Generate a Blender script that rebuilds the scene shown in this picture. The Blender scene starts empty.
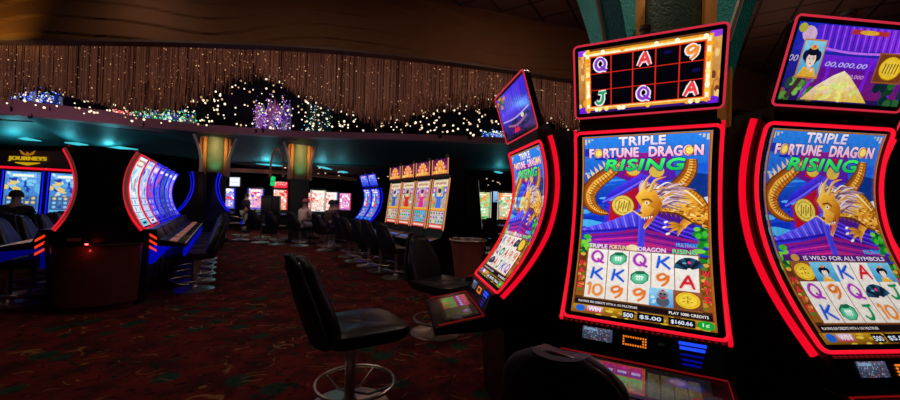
import bpy, bmesh, math, random
from math import sin, cos, pi, radians, atan2, hypot
from mathutils import Vector, Matrix
from mathutils.geometry import tessellate_polygon
random.seed(7)
sc = bpy.context.scene
col = sc.collection
# ------------------------------------------------------------------ camera
F, PITCH, ROLL, CAMZ = 372.7, 0.01309, 0.02866, 1.45
cam = bpy.data.cameras.new('camera'); camo = bpy.data.objects.new('camera', cam); col.objects.link(camo)
cam.sensor_width = 36.0; cam.lens = 36.0 * F / 900.0; cam.clip_start = 0.02; cam.clip_end = 200
_R = Vector((1, 0, 0)); _U = Vector((0, -sin(PITCH), cos(PITCH))); _Fw = Vector((0, cos(PITCH), sin(PITCH)))
R2 = cos(ROLL) * _R + sin(ROLL) * _U; U2 = -sin(ROLL) * _R + cos(ROLL) * _U
camo.matrix_world = Matrix(((R2.x, U2.x, -_Fw.x, 0), (R2.y, U2.y, -_Fw.y, 0), (R2.z, U2.z, -_Fw.z, CAMZ), (0, 0, 0, 1)))
sc.camera = camo
sc.view_settings.view_transform = 'Standard'; sc.view_settings.look = 'None'
sc.view_settings.exposure = 0; sc.view_settings.gamma = 1; sc.view_settings.use_curve_mapping = False

def ray(px, py):
    a, b = px - 450, py - 200; c, s = cos(ROLL), sin(ROLL)
    u, w = a * c + b * s, -a * s + b * c
    x, zz = u / F, -w / F; c, s = cos(PITCH), sin(PITCH)
    return Vector((x, c - zz * s, zz * c + s))
def at(px, py, Y):
    d = ray(px, py); d = d * (Y / d.y); return Vector((d.x, Y, CAMZ + d.z))
def onfloor(px, py):
    d = ray(px, py); return Vector((d.x, d.y, 0)) * (-CAMZ / d.z)
AX = Vector((-.52, .854, 0)); BX = Vector((.854, .52, 0))
def yaw_of(front): return atan2(front.x, -front.y)

# ------------------------------------------------------------------ materials
def lin(c): return tuple(((v / 12.92) if v <= .04045 else ((v + .055) / 1.055) ** 2.4) for v in c)
def rgb(r, g, b): return lin((r / 255, g / 255, b / 255))
MATS = {}
def mat(name, c, rough=.5, metal=0, emit=None, strength=1, bump=0, bscale=40, var=0, vscale=6, coat=0, spec=.5):
    if name in MATS: return MATS[name]
    m = bpy.data.materials.new(name); m.use_nodes = True; nt = m.node_tree; b = nt.nodes['Principled BSDF']
    b.inputs['Base Color'].default_value = (*c, 1); b.inputs['Roughness'].default_value = rough; b.inputs['Metallic'].default_value = metal
    b.inputs['Specular IOR Level'].default_value = spec
    if coat: b.inputs['Coat Weight'].default_value = coat; b.inputs['Coat Roughness'].default_value = .08
    if emit: b.inputs['Emission Color'].default_value = (*emit, 1); b.inputs['Emission Strength'].default_value = strength
    tc = nt.nodes.new('ShaderNodeTexCoord')
    if var:
        n = nt.nodes.new('ShaderNodeTexNoise'); n.inputs['Scale'].default_value = vscale; n.inputs['Detail'].default_value = 4
        nt.links.new(tc.outputs['Object'], n.inputs['Vector'])
        mx = nt.nodes.new('ShaderNodeMixRGB'); mx.inputs[1].default_value = (*[v * (1 - var) for v in c], 1); mx.inputs[2].default_value = (*[min(1, v * (1 + var)) for v in c], 1)
        nt.links.new(n.outputs['Fac'], mx.inputs[0]); nt.links.new(mx.outputs[0], b.inputs['Base Color'])
    if bump:
        n = nt.nodes.new('ShaderNodeTexNoise'); n.inputs['Scale'].default_value = bscale; n.inputs['Detail'].default_value = 3
        nt.links.new(tc.outputs['Object'], n.inputs['Vector'])
        bp = nt.nodes.new('ShaderNodeBump'); bp.inputs['Strength'].default_value = bump; bp.inputs['Distance'].default_value = .01
        nt.links.new(n.outputs['Fac'], bp.inputs['Height']); nt.links.new(bp.outputs[0], b.inputs['Normal'])
    MATS[name] = m; return m
def art_mat(name, strength, rough=.12, noise=.25):
    m = bpy.data.materials.new(name); m.use_nodes = True; nt = m.node_tree; b = nt.nodes['Principled BSDF']
    b.inputs['Base Color'].default_value = (.004, .004, .005, 1); b.inputs['Roughness'].default_value = rough
    a = nt.nodes.new('ShaderNodeVertexColor'); a.layer_name = 'Col'
    tc = nt.nodes.new('ShaderNodeTexCoord'); n = nt.nodes.new('ShaderNodeTexNoise'); n.inputs['Scale'].default_value = 60; n.inputs['Detail'].default_value = 4
    nt.links.new(tc.outputs['Object'], n.inputs['Vector'])
    mr = nt.nodes.new('ShaderNodeMapRange'); mr.inputs['From Min'].default_value = .3; mr.inputs['From Max'].default_value = .7
    mr.inputs['To Min'].default_value = strength * (1 - noise); mr.inputs['To Max'].default_value = strength * (1 + noise)
    nt.links.new(n.outputs['Fac'], mr.inputs['Value'])
    nt.links.new(a.outputs['Color'], b.inputs['Emission Color']); nt.links.new(mr.outputs['Result'], b.inputs['Emission Strength'])
    MATS[name] = m; return m
BLACK = mat('black_lacquer', (.006, .006, .007), .3)
BEZEL = mat('black_glass', (.004, .004, .005), .12)
MATTE = mat('black_matte', (.008, .008, .009), .6)
VINYL = mat('black_vinyl', (.011, .011, .014), .38, bump=.15, bscale=120)
CHROME = mat('satin_chrome', (.62, .58, .53), .36, 1)
DARKMETAL = mat('dark_metal', (.05, .05, .05), .35, 1)
REDLED = mat('red_led', (.1, 0, 0), .4, emit=rgb(255, 22, 48), strength=.95)
REDLED2 = mat('red_led_side', (.1, 0, 0), .4, emit=rgb(250, 10, 40), strength=.9)
REDDIM = mat('red_led_dim', (.1, 0, 0), .4, emit=rgb(150, 18, 20), strength=.5)
PINKLED = mat('pink_led', (.1, .02, .02), .4, emit=rgb(215, 45, 68), strength=.9)
SALMON = mat('salmon_panel', (.25, .12, .1), .4, emit=rgb(120, 55, 50), strength=.5)
BLUELED = mat('blue_led', (0, 0, .05), .3, emit=rgb(15, 20, 255), strength=1.0)
BLUEFAINT = mat('blue_underglow_faint', (0, 0, .05), .4, emit=rgb(0, 8, 190), strength=.2)
BLUEGLOW = mat('blue_underglow', (0, 0, .05), .4, emit=rgb(0, 8, 215), strength=.55)
CYANLED = mat('cyan_led', (0, 0, .05), .3, emit=rgb(40, 150, 255), strength=1.0)
ORANGELED = mat('orange_led', (.05, .02, 0), .3, emit=rgb(255, 130, 30), strength=1.0)
ORSTRIP = mat('orange_strip', (.1, .05, .02), .4, emit=rgb(235, 150, 95), strength=.8)
ARROWLED = mat('red_orange_led', (.1, .02, 0), .4, emit=rgb(255, 60, 25), strength=.95)
WHITELED = mat('white_led', (.1, .1, .1), .4, emit=rgb(235, 225, 215), strength=.8)
DIMWHITE = mat('dim_white_led', (.1, .1, .1), .4, emit=rgb(150, 140, 130), strength=.5)
GREENLED = mat('green_led', (0, .05, .02), .3, emit=rgb(20, 230, 120), strength=.8)
GREY = mat('grey_plastic', (.16, .15, .16), .5)
WOODRED = mat('dark_red_laminate', (.12, .034, .026), .22, var=.3, vscale=9)
WOODBIN = mat('red_brown_wood', (.34, .10, .065), .4, var=.3, vscale=7)
ART = art_mat('screen_picture', 1.0, noise=.12)
ARTSOFT = art_mat('screen_picture_soft', .8, noise=.15)
ARTDIM = art_mat('screen_picture_dim', .55, noise=.4)
ARTFAR = art_mat('screen_picture_far', 1.15, noise=.3)

# ------------------------------------------------------------------ object helpers
def tag(o, label=None, cat=None, group=None, kind=None):
    if label: o['label'] = label
    if cat: o['category'] = cat
    if group: o['group'] = group
    if kind: o['kind'] = kind
    return o
def empty(name, loc=(0, 0, 0), rz=0):
    o = bpy.data.objects.new(name, None); col.objects.link(o); o.empty_display_size = .1
    o.location = loc; o.rotation_euler = (0, 0, rz); return o
def copy_tree(o, parent=None):
    c = o.copy(); col.objects.link(c)
    if parent: c.parent = parent
    for ch in list(o.children): copy_tree(ch, c)
    return c
class MB:
    def __init__(s): s.v = []; s.f = []; s.mi = []
    def add(s, vs, fs, mi=0):
        n = len(s.v); s.v += [tuple(v) for v in vs]; s.f += [tuple(i + n for i in f) for f in fs]; s.mi += [mi] * len(fs); return s
    def box(s, a, b, mi=0):
        x0, y0, z0 = a; x1, y1, z1 = b
        return s.add([(x0, y0, z0), (x1, y0, z0), (x1, y1, z0), (x0, y1, z0), (x0, y0, z1), (x1, y0, z1), (x1, y1, z1), (x0, y1, z1)],
                     [(3, 2, 1, 0), (4, 5, 6, 7), (0, 1, 5, 4), (1, 2, 6, 5), (2, 3, 7, 6), (3, 0, 4, 7)], mi)
    def loft(s, rings, mi=0, cap=True, closed=False):
        n = len(rings[0]); vs = [p for r in rings for p in r]; fs = []
        m = len(rings)
        for i in range(m if closed else m - 1):
            j = (i + 1) % m
            for k in range(n): fs.append((i * n + k, i * n + (k + 1) % n, j * n + (k + 1) % n, j * n + k))
        if cap and not closed: fs.append(tuple(range(n - 1, -1, -1))); fs.append(tuple((m - 1) * n + k for k in range(n)))
        return s.add(vs, fs, mi)
    def lathe(s, prof, n=24, c=(0, 0, 0), mi=0, cap=True):
        return s.loft([[(c[0] + r * cos(2 * pi * k / n), c[1] + r * sin(2 * pi * k / n), c[2] + z) for k in range(n)] for r, z in prof], mi, cap)
    def tube(s, pts, r, n=8, closed=False, mi=0, flat=None):
        pts = [Vector(p) for p in pts]; m = len(pts); rings = []; up = None
        rs = r if isinstance(r, (list, tuple)) else [r] * m
        for i in range(m):
            a = pts[i - 1] if (i > 0 or closed) else pts[i]; b = pts[(i + 1) % m] if (i < m - 1 or closed) else pts[i]
            t = (b - a).normalized()
            if up is None: up = Vector((0, 0, 1)) if abs(t.z) < .9 else Vector((0, 1, 0))
            nx = t.cross(up)
            nx = nx.normalized() if nx.length > 1e-6 else Vector((1, 0, 0))
            up = nx.cross(t).normalized()
            rings.append([pts[i] + rs[i] * (nx * cos(2 * pi * k / n) + up * sin(2 * pi * k / n)) for k in range(n)])
        return s.loft(rings, mi, True, closed)
    def build(s, name, m, parent=None, smooth=40, bevel=0, seg=2):
        me = bpy.data.meshes.new(name); me.from_pydata(s.v, [], s.f)
        ms = m if isinstance(m, (list, tuple)) else [m]
        for x in ms: me.materials.append(x)
        for p, i in zip(me.polygons, s.mi): p.material_index = i
        bm = bmesh.new(); bm.from_mesh(me)
        bmesh.ops.recalc_face_normals(bm, faces=bm.faces)
        if bevel:
            es = [e for e in bm.edges if len(e.link_faces) == 2 and e.calc_face_angle(0) > .6]
            bmesh.ops.bevel(bm, geom=es, offset=bevel, segments=seg, affect='EDGES', profile=.6)
        bm.to_mesh(me); bm.free()
        if smooth:
            me.polygons.foreach_set('use_smooth', [True] * len(me.polygons)); me.set_sharp_from_angle(angle=radians(smooth))
        me.update()
        o = bpy.data.objects.new(name, me); col.objects.link(o)
        if parent: o.parent = parent
        return o
def sphere_into(mb, c, r, n=6, m=4, mi=0):
    mb.lathe([(max(1e-4, r * sin(pi * i / m)), -r * cos(pi * i / m)) for i in range(m + 1)], n, c, mi)

# ------------------------------------------------------------------ picture canvas
_TX = {}
def text_tris(body, offset=0, shear=0, space=1.0):
    k = (body, round(offset, 4), round(shear, 3), space)
    if k in _TX: return _TX[k]
    cu = bpy.data.curves.new('t', 'FONT'); cu.body = body; cu.offset = offset; cu.shear = shear; cu.space_character = space
    cu.align_x = 'CENTER'; cu.align_y = 'CENTER'; cu.resolution_u = 3; cu.fill_mode = 'FRONT'
    o = bpy.data.objects.new('t', cu); col.objects.link(o)
    me = bpy.data.meshes.new_from_object(o)
    vs = [(v.co.x, v.co.y) for v in me.vertices]; fs = [tuple(p.vertices) for p in me.polygons]
    bpy.data.objects.remove(o); bpy.data.meshes.remove(me); bpy.data.curves.remove(cu)
    _TX[k] = (vs, fs); return _TX[k]
class Canvas:
    """a 2D picture in (u,v) 0..1; asp = width/height; later wrapped on the screen surface"""
    def __init__(s, asp): s.asp = asp; s.sh = []
    def raw(s, vs, fs, cols): s.sh.append((vs, fs, cols))
    def poly(s, pts, c):
        cols = c if isinstance(c, list) else [c] * len(pts)
        tris = tessellate_polygon([[Vector((p[0] * s.asp, p[1], 0)) for p in pts]])
        s.raw(list(pts), [tuple(t) for t in tris], cols)
    def rect(s, x0, y0, x1, y1, c, ct=None):
        s.raw([(x0, y0), (x1, y0), (x1, y1), (x0, y1)], [(0, 1, 2, 3)], [c, c, ct or c, ct or c])
    def ell(s, x, y, rx, ry=None, c=(255, 255, 255), n=18, rot=0, a0=0, a1=2 * pi, c2=None):
        ry = ry if ry is not None else rx
        pts = []
        full = abs(a1 - a0) > 6.28
        for k in range(n if full else n + 1):
            a = a0 + (a1 - a0) * k / n; ex, ey = rx * cos(a), ry * sin(a)
            pts.append((x + (ex * cos(rot) - ey * sin(rot)) / s.asp, y + ex * sin(rot) + ey * cos(rot)))
        m = len(pts); vs = [(x, y)] + pts
        fs = [(0, 1 + k, 1 + (k + 1) % m) for k in range(m if full else m - 1)]
        s.raw(vs, fs, [c2 or c] + [c] * m)
    def stroke(s, pts, w, c, c2=None):
        """variable-width brush stroke; widths in v units"""
        P = [Vector((p[0] * s.asp, p[1])) for p in pts]
        Q = []
        for i in range(len(P) - 1):      # catmull-rom
            p0, p1, p2, p3 = P[max(0, i - 1)], P[i], P[i + 1], P[min(len(P) - 1, i + 2)]
            for t in (0, .25, .5, .75):
                Q.append((.5 * (2 * p1 + (p2 - p0) * t + (2 * p0 - 5 * p1 + 4 * p2 - p3) * t * t + (3 * p1 - p0 - 3 * p2 + p3) * t ** 3), i + t))
        Q.append((P[-1], len(P) - 1))
        ws = w if isinstance(w, (list, tuple)) else [w] * len(P)
        vs = []; cols = []
        for i, (q, t) in enumerate(Q):
            a = Q[max(0, i - 1)][0]; b = Q[min(len(Q) - 1, i + 1)][0]; d = (b - a).normalized() if (b - a).length > 1e-9 else Vector((1, 0)); nn = Vector((-d.y, d.x))
            k = min(int(t), len(ws) - 2) if len(ws) > 1 else 0; ww = ws[k] + (ws[k + 1] - ws[k]) * (t - k) if len(ws) > 1 else ws[0]
            for sg, cc in ((.5, c), (-.5, c2 or c)):
                r = q + nn * ww * sg; vs.append((r.x / s.asp, r.y)); cols.append(cc)
        s.raw(vs, [(2 * i, 2 * i + 1, 2 * i + 3, 2 * i + 2) for i in range(len(Q) - 1)], cols)
    def text(s, body, x, y, size, c, width=None, off=.02, shear=0, rot=0, out=None, outw=.05, c2=None, space=1.0):
        base, fs = text_tris(body, 0, shear, space)
        if not base: return
        x0, x1 = min(v[0] for v in base), max(v[0] for v in base); y0, y1 = min(v[1] for v in base), max(v[1] for v in base)
        sy = size / max(y1 - y0, 1e-6); sx = (width * s.asp / (x1 - x0)) if width else sy; cx, cy = (x0 + x1) / 2, (y0 + y1) / 2
        def put(d, cc, cc2):
            pts = []; cl = []; ff = []
            for k in range(9 if d > 0 else 1):
                ox, oy = (d * cos(k * pi / 4), d * sin(k * pi / 4)) if k < 8 and d > 0 else (0, 0); n = len(pts)
                for a, b in base:
                    ex, ey = (a - cx) * sx + ox * size, (b - cy) * sy + oy * size
                    pts.append((x + (ex * cos(rot) - ey * sin(rot)) / s.asp, y + ex * sin(rot) + ey * cos(rot)))
                    t = min(1, max(0, ey / size + .5)); cl.append(tuple(cc[j] + (cc2[j] - cc[j]) * t for j in range(3)))
                ff += [tuple(i + n for i in f) for f in fs]
            s.raw(pts, ff, cl)
        if out: put(off + outw, out, out)
        put(off, c, c2 or c)
    def build(s, name, fn, parent, m=None, cuts=24, clip=True, ucuts=0):
        bm = bmesh.new(); cl = bm.loops.layers.float_color.new('Col'); lay = bm.faces.layers.int.new('lay')
        boxes = []
        for k0, (vs, fs, cols) in enumerate(s.sh):
            X0, X1, Y0, Y1 = min(p[0] for p in vs), max(p[0] for p in vs), min(p[1] for p in vs), max(p[1] for p in vs); k = 0
            for bx in boxes:
                if bx[4] >= k and bx[0] < X1 and bx[1] > X0 and bx[2] < Y1 and bx[3] > Y0: k = bx[4] + 1
            boxes.append((X0, X1, Y0, Y1, k))
            bv = [bm.verts.new((p[0], p[1], k * .01)) for p in vs]
            lc = [(*rgb(*c), 1) for c in cols]
            for f in fs:
                try: fc = bm.faces.new([bv[i] for i in f])
                except ValueError: continue
                for l, i in zip(fc.loops, f): l[cl] = lc[i]
        def cut(co, no, **kw): bmesh.ops.bisect_plane(bm, geom=bm.verts[:] + bm.edges[:] + bm.faces[:], dist=1e-6, plane_co=co, plane_no=no, **kw)
        if clip:
            cut((0, 0, 0), (0, -1, 0), clear_outer=True); cut((0, 1, 0), (0, 1, 0), clear_outer=True)
            cut((0, 0, 0), (-1, 0, 0), clear_outer=True); cut((1, 0, 0), (1, 0, 0), clear_outer=True)
        for k in range(1, cuts): cut((0, k / cuts, 0), (0, 1, 0))
        L = []
        for v in bm.verts:
            v.co = fn(v.co.x, v.co.y, v.co.z / .01)
        me = bpy.data.meshes.new(name); bm.to_mesh(me); bm.free()
        me.materials.append(m or ART); o = bpy.data.objects.new(name, me); col.objects.link(o); o.parent = parent
        return o

# ------------------------------------------------------------------ screen pictures
GOLD = (240, 180, 50); DGOLD = (150, 85, 20)
GLYPH = {'Q': [[(.14, .36), (-.1, .40), (-.31, .15), (-.28, -.16), (-.04, -.33), (.22, -.2), (.30, .1), (.14, .36)], [(.0, -.08), (.17, -.28), (.42, -.40)]],
 'K': [[(-.18, .42), (-.22, .0), (-.31, -.42)], [(.36, .40), (.02, .10), (-.20, -.02)], [(-.1, .03), (.1, -.15), (.40, -.42)]],
 'A': [[(-.36, -.42), (-.10, .08), (.08, .44)], [(.06, .44), (.2, .0), (.36, -.42)], [(-.28, -.12), (.0, -.06), (.30, -.08)]],
 'J': [[(-.18, .36), (.1, .34), (.38, .40)], [(.16, .36), (.13, -.1), (.0, -.34), (-.2, -.36), (-.34, -.18)]],
 '9': [[(.26, .22), (.04, .38), (-.26, .22), (-.18, -.03), (.10, .05), (.28, .28), (.22, -.12), (-.08, -.42)]],
 '10': [[(-.46, .24), (-.30, .40), (-.34, -.40)], [(.16, .38), (-.08, .2), (-.08, -.2), (.14, -.36), (.38, -.15), (.38, .2), (.16, .38)]]}
def glyph(c, kind, x, y, h, col1, col2, outc, wo=.25, wi=.15):
    for w, a, b in ((wo, outc, outc), (wi, col1, col2)):
        for st in GLYPH[kind]:
            n = len(st); c.stroke([(x + px * h / c.asp, y + py * h) for px, py in st], [h * w * (.75 + .35 * sin(pi * k / (n - 1))) for k in range(n)], a, b)
def sym(c, kind, x, y, h):
    """one reel symbol centred at x,y with cell height h"""
    S = {'Q': ((150, 30, 170), (190, 60, 200)), 'K': ((20, 60, 200), (30, 110, 235)), 'A': ((200, 20, 40), (235, 40, 50)),
         'J': ((0, 120, 70), (20, 160, 90)), '10': ((225, 110, 25), (245, 165, 60)), '9': ((215, 85, 20), (245, 140, 40))}
    if kind in S:
        glyph(c, kind, x, y, h * .88, S[kind][0], S[kind][1], (222, 205, 200))
    elif kind == 'jade':
        c.ell(x, y, h * .48, h * .40, (10, 80, 55), 8, .39); c.ell(x, y - h * .02, h * .43, h * .35, (60, 180, 130), 8, .39, c2=(150, 225, 190))
        c.ell(x, y + h * .27, h * .24, h * .09, (20, 110, 75))
        for dx in (-.12, 0, .12): c.rect(x - (.03 - dx) * h / c.asp, y - h * .16, x + (.03 + dx) * h / c.asp, y + h * .12, (235, 250, 240))
        c.rect(x - .2 * h / c.asp, y + h * .02, x + .2 * h / c.asp, y + h * .07, (235, 250, 240))
    elif kind == 'fan':
        for k in range(7):
            a = radians(20 + 22 * k); b = radians(20 + 22 * (k + 1)); px, py = x + .12 * h / c.asp, y - h * .33
            q = lambda r, t: (px + r * h * cos(t) / c.asp, py + r * h * sin(t))
            c.poly([q(.12, a), q(.72, a), q(.72, b), q(.12, b)], [(20, 25, 40), (30, 40, 70), (20, 25, 50), (10, 10, 20)] if k % 2 else [(10, 40, 60), (40, 110, 140), (30, 60, 110), (10, 10, 20)])
        c.ell(x + .12 * h / c.asp, y + .1 * h, h * .08, h * .08, (240, 60, 130)); c.ell(x - .1 * h / c.asp, y + .05 * h, h * .1, h * .05, (90, 170, 190))
    elif kind == 'coin':
        hw = .62 * h / c.asp / 1.0
        c.rect(x - .63 * h / c.asp, y - h * .5, x + .63 * h / c.asp, y + h * .5, (120, 60, 35), (150, 85, 55))
        c.ell(x, y - h * .02, h * .54, h * .45, (120, 70, 5), 20); c.ell(x, y, h * .53, h * .44, (235, 190, 30), 20, c2=(250, 225, 80)); c.ell(x, y, h * .44, h * .37, (190, 140, 10), 20); c.ell(x, y, h * .42, h * .35, (240, 205, 60), 20)
        for dx, dy in ((-.15, .1), (.1, .1), (0, -.08), (-.18, -.1), (.16, -.1), (0, .18)): c.stroke([(x + (dx - .06) * h / c.asp, y + dy * h), (x + (dx + .06) * h / c.asp, y + (dy + .03) * h)], h * .035, (120, 80, 0))
        c.stroke([(x, y - h * .2), (x, y + h * .22)], h * .03, (130, 85, 0))
    elif kind == 'lady':
        w = .63 * h / c.asp
        c.rect(x - w, y - h * .5, x + w, y + h * .5, (60, 150, 205), (120, 200, 235)); lady(c, x, y - h * .05, h * .9)
    elif kind == 'lion':
        w = .63 * h / c.asp
        c.rect(x - w, y - h * .5, x + w, y + h * .5, (70, 150, 215), (150, 210, 240))
        for k in range(10): c.ell(x + random.uniform(-.5, .5) * h / c.asp, y + random.uniform(-.4, .4) * h, h * .1, h * .05, (190, 225, 240))
        c.ell(x, y - .2 * h, h * .3, h * .3, (80, 85, 100)); c.ell(x, y + .15 * h, h * .28, h * .25, (150, 150, 165)); c.ell(x, y + .1 * h, h * .2, h * .17, (100, 95, 110))
        c.ell(x - .1 * h / c.asp, y + .2 * h, .05 * h, .05 * h, (30, 20, 30)); c.ell(x + .1 * h / c.asp, y + .2 * h, .05 * h, .05 * h, (30, 20, 30)); c.ell(x, y - .02 * h, .14 * h, .07 * h, (170, 30, 45)); c.ell(x, y + .4 * h, .08 * h, .06 * h, (210, 60, 40))
def lady(c, x, y, h):
    w = h / c.asp
    c.poly([(x - .36 * w, y - .5 * h), (x - .2 * w, y - .22 * h), (x + .2 * w, y - .22 * h), (x + .36 * w, y - .5 * h)], (235, 180, 60))
    c.rect(x - .06 * w, y - .3 * h, x + .06 * w, y - .1 * h, (240, 200, 180))
    c.ell(x, y + .1 * h, .27 * h, .27 * h, (15, 15, 45)); c.ell(x - .22 * w, y + .12 * h, .11 * h, .15 * h, (20, 20, 60)); c.ell(x + .22 * w, y + .12 * h, .11 * h, .15 * h, (20, 20, 60))
    c.ell(x, y, .17 * h, .22 * h, (250, 222, 205)); c.ell(x, y + .2 * h, .19 * h, .08 * h, (15, 15, 45))
    c.ell(x, y + .36 * h, .13 * h, .07 * h, (245, 170, 60)); c.ell(x, y + .38 * h, .05 * h, .05 * h, (240, 80, 60))
    for sx in (-1, 1):
        c.ell(x + sx * .07 * w, y + .03 * h, .03 * h, .012 * h, (30, 20, 40)); c.stroke([(x + sx * .11 * w, y + .075 * h), (x + sx * .04 * w, y + .08 * h)], .012 * h, (40, 30, 40))
    c.ell(x, y - .11 * h, .035 * h, .016 * h, (215, 40, 60)); c.ell(x + .12 * w, y - .3 * h, .05 * h, .06 * h, (245, 215, 195))
def art_main(grid, strip, tint=1.0, wisp=False):
    c = Canvas(.607); rnd = random.Random(3)
    c.rect(0, 0, 1, 1, (70, 40, 20))
    # sky
    c.rect(0, .36, 1, .62, (25, 60, 190), (20, 70, 215)); c.rect(0, .62, 1, 1, (10, 40, 175), (45, 135, 240))
    for k in range(26):
        x = rnd.uniform(0, 1); y = rnd.uniform(.46, .98); c.ell(x, y, rnd.uniform(.05, .14), rnd.uniform(.008, .022), rnd.choice([(60, 150, 245), (25, 90, 220), (95, 180, 250), (15, 50, 190)]), 14, rnd.uniform(-.1, .2))
    c.poly([(.68, .62), (.8, .80), (1, .78), (1, .6)], [(10, 45, 120), (10, 55, 150), (15, 50, 140), (15, 60, 130)])
    for k in range(8): c.ell(rnd.uniform(.86, 1.0), rnd.uniform(.6, .66), .05, .018, (205, 220, 245), 12, .3)
    for k in range(7): c.ell(rnd.uniform(.0, .14), rnd.uniform(.47, .58), .05, .014, (70, 175, 235), 12)
    # upper tower of the pagoda
    c.poly([(.27, .78), (.30, .9), (.72, .9), (.76, .76), (.5, .72)], [(120, 20, 130), (170, 30, 110), (120, 30, 160), (70, 30, 170), (60, 20, 150)])
    c.poly([(.36, .78), (.38, .87), (.48, .87), (.47, .76)], (190, 25, 50)); c.poly([(.55, .76), (.57, .87), (.66, .87), (.66, .75)], (175, 25, 60))
    c.ell(.43, .81, .035, .032, (225, 190, 70)); c.ell(.61, .80, .035, .032, (215, 180, 70))
    c.poly([(.17, .62), (.24, .69), (.49, .79), (.5, .73)], [(40, 30, 200), (60, 50, 235), (90, 60, 240), (40, 20, 170)])
    c.poly([(.49, .79), (.5, .73), (.9, .66), (.72, .74)], [(80, 60, 235), (50, 20, 170), (40, 35, 190), (70, 60, 230)])
    c.stroke([(.18, .63), (.34, .685), (.5, .75)], .010, (120, 100, 255)); c.stroke([(.2, .60), (.36, .66), (.5, .715)], .012, (35, 15, 120)); c.stroke([(.22, .615), (.36, .67), (.5, .727)], .005, (160, 60, 60))
    # red wall, gold disc
    c.poly([(.22, .50), (.23, .63), (.47, .72), (.5, .58)], [(190, 15, 40), (200, 20, 45), (170, 15, 50), (160, 10, 50)])
    c.poly([(.5, .58), (.5, .72), (.86, .66), (.9, .5)], [(90, 15, 110), (100, 20, 130), (60, 30, 150), (50, 30, 150)])
    c.poly([(.20, .50), (.215, .62), (.245, .63), (.24, .5)], (70, 40, 210)); c.poly([(.475, .57), (.475, .73), (.52, .73), (.52, .57)], (70, 45, 220))
    c.ell(.35, .612, .058, .06, (120, 70, 10), 22, .5); c.ell(.35, .614, .053, .056, (225, 195, 70), 22, .5, c2=(250, 235, 140)); c.ell(.35, .614, .04, .043, (170, 125, 20), 20, .5); c.ell(.35, .614, .036, .039, (235, 210, 95), 20, .5)
    for k in range(5): c.stroke([(.31 + .02 * k, .585 + .012 * (k % 2)), (.325 + .02 * k, .64 - .01 * (k % 2))], .006, (150, 110, 20))
    # lower roof
    c.poly([(0.0, .45), (.02, .475), (.27, .53), (.5, .605), (.5, .49), (.25, .45)], [(55, 40, 215), (95, 85, 255), (100, 95, 255), (75, 60, 235), (45, 25, 180), (50, 35, 200)])
    c.poly([(.5, .605), (.72, .53), (1.0, .47), (1.0, .43), (.75, .46), (.5, .49)], [(80, 60, 235), (70, 50, 220), (60, 45, 215), (35, 25, 160), (40, 20, 150), (45, 20, 165)])
    for k in range(15):
        t = k / 14; x = .03 + .46 * t; c.stroke([(x, .478 + .115 * t ** 1.25), (x + .03, .452 + .05 * t)], .006, (60, 40, 200) if k % 2 else (140, 130, 255))
    for k in range(8):
        y = .585 - .012 * k; c.stroke([(.52, y), (.75, y - .06), (.98, y - .105)], .0045, (30, 10, 110) if k % 2 else (110, 70, 240))
    c.stroke([(0.0, .455), (.27, .475), (.5, .50)], .013, (40, 25, 175)); c.stroke([(.06, .435), (.3, .455), (.5, .48), (.75, .45), (.96, .425)], .016, (150, 25, 120))
    c.poly([(.07, .43), (.5, .475), (.5, .37), (.1, .37)], [(120, 30, 190), (90, 20, 130), (210, 30, 120), (150, 40, 180)]); c.poly([(.5, .475), (.95, .42), (.92, .37), (.5, .37)], [(90, 20, 130), (60, 25, 160), (170, 30, 100), (220, 40, 110)])
    for k in range(5): c.stroke([(.1 + .03 * k, .425 - .012 * k), (.5, .463 - .018 * k)], .005, (230, 50, 140) if k % 2 else (70, 20, 150)); c.stroke([(.93 - .04 * k, .415 - .011 * k), (.5, .463 - .018 * k)], .005, (200, 40, 120) if k % 2 else (60, 20, 140))
    c.poly([(.478, .36), (.478, .6), (.53, .6), (.53, .36)], [(60, 60, 220), (110, 100, 255), (60, 50, 210), (80, 70, 230)])
    # bushes
    for k in range(36):
        left = k % 2; x = rnd.uniform(-.02, .1) if left else rnd.uniform(.9, 1.0); y = rnd.uniform(.30, .44 if left else .52); c.ell(x, y, rnd.uniform(.012, .03), rnd.uniform(.01, .02), rnd.choice([(20, 130, 40), (60, 185, 50), (10, 80, 40), (120, 210, 60)]), 9)
    # golden dragon : tail loop, upper coil, body, leg, mane, head
    def scaly(pts, ws, n, c1=(215, 125, 30), c2=(140, 65, 15)):
        c.stroke(pts, [w + .012 for w in ws], (90, 45, 15)); c.stroke(pts, ws, c1, c2); c.stroke(pts, [w * .35 for w in ws], (250, 200, 95), (240, 170, 60))
        for k in range(n):
            t = (k + .5) / n * (len(pts) - 1); i = int(t); f = t - i
            p = Vector(pts[i]).lerp(Vector(pts[i + 1]), f); d = Vector(pts[i + 1]) - Vector(pts[i]); d = Vector((d.x * c.asp, d.y)).normalized(); nn = Vector((-d.y, d.x)); w = ws[i] * (1 - f) + ws[i + 1] * f
            a = (p.x + nn.x * w * .5 / c.asp, p.y + nn.y * w * .5); b = (p.x - nn.x * w * .1 / c.asp, p.y - nn.y * w * .1); c.stroke([a, b], .005, (140, 75, 20))
    scaly([(.33, .85), (.22, .79), (.11, .735), (.055, .67), (.085, .61), (.16, .577), (.235, .566)], [.04, .062, .075, .07, .055, .035, .006], 30)
    for k in range(6): c.poly([(.05 + .035 * k, .76 + .016 * k), (.03 + .035 * k, .80 + .016 * k), (.075 + .035 * k, .775 + .016 * k)], (235, 200, 150))
    scaly([(.86, .86), (.85, .80), (.80, .745), (.72, .70), (.62, .66)], [.04, .055, .06, .062, .06], 18)
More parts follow.
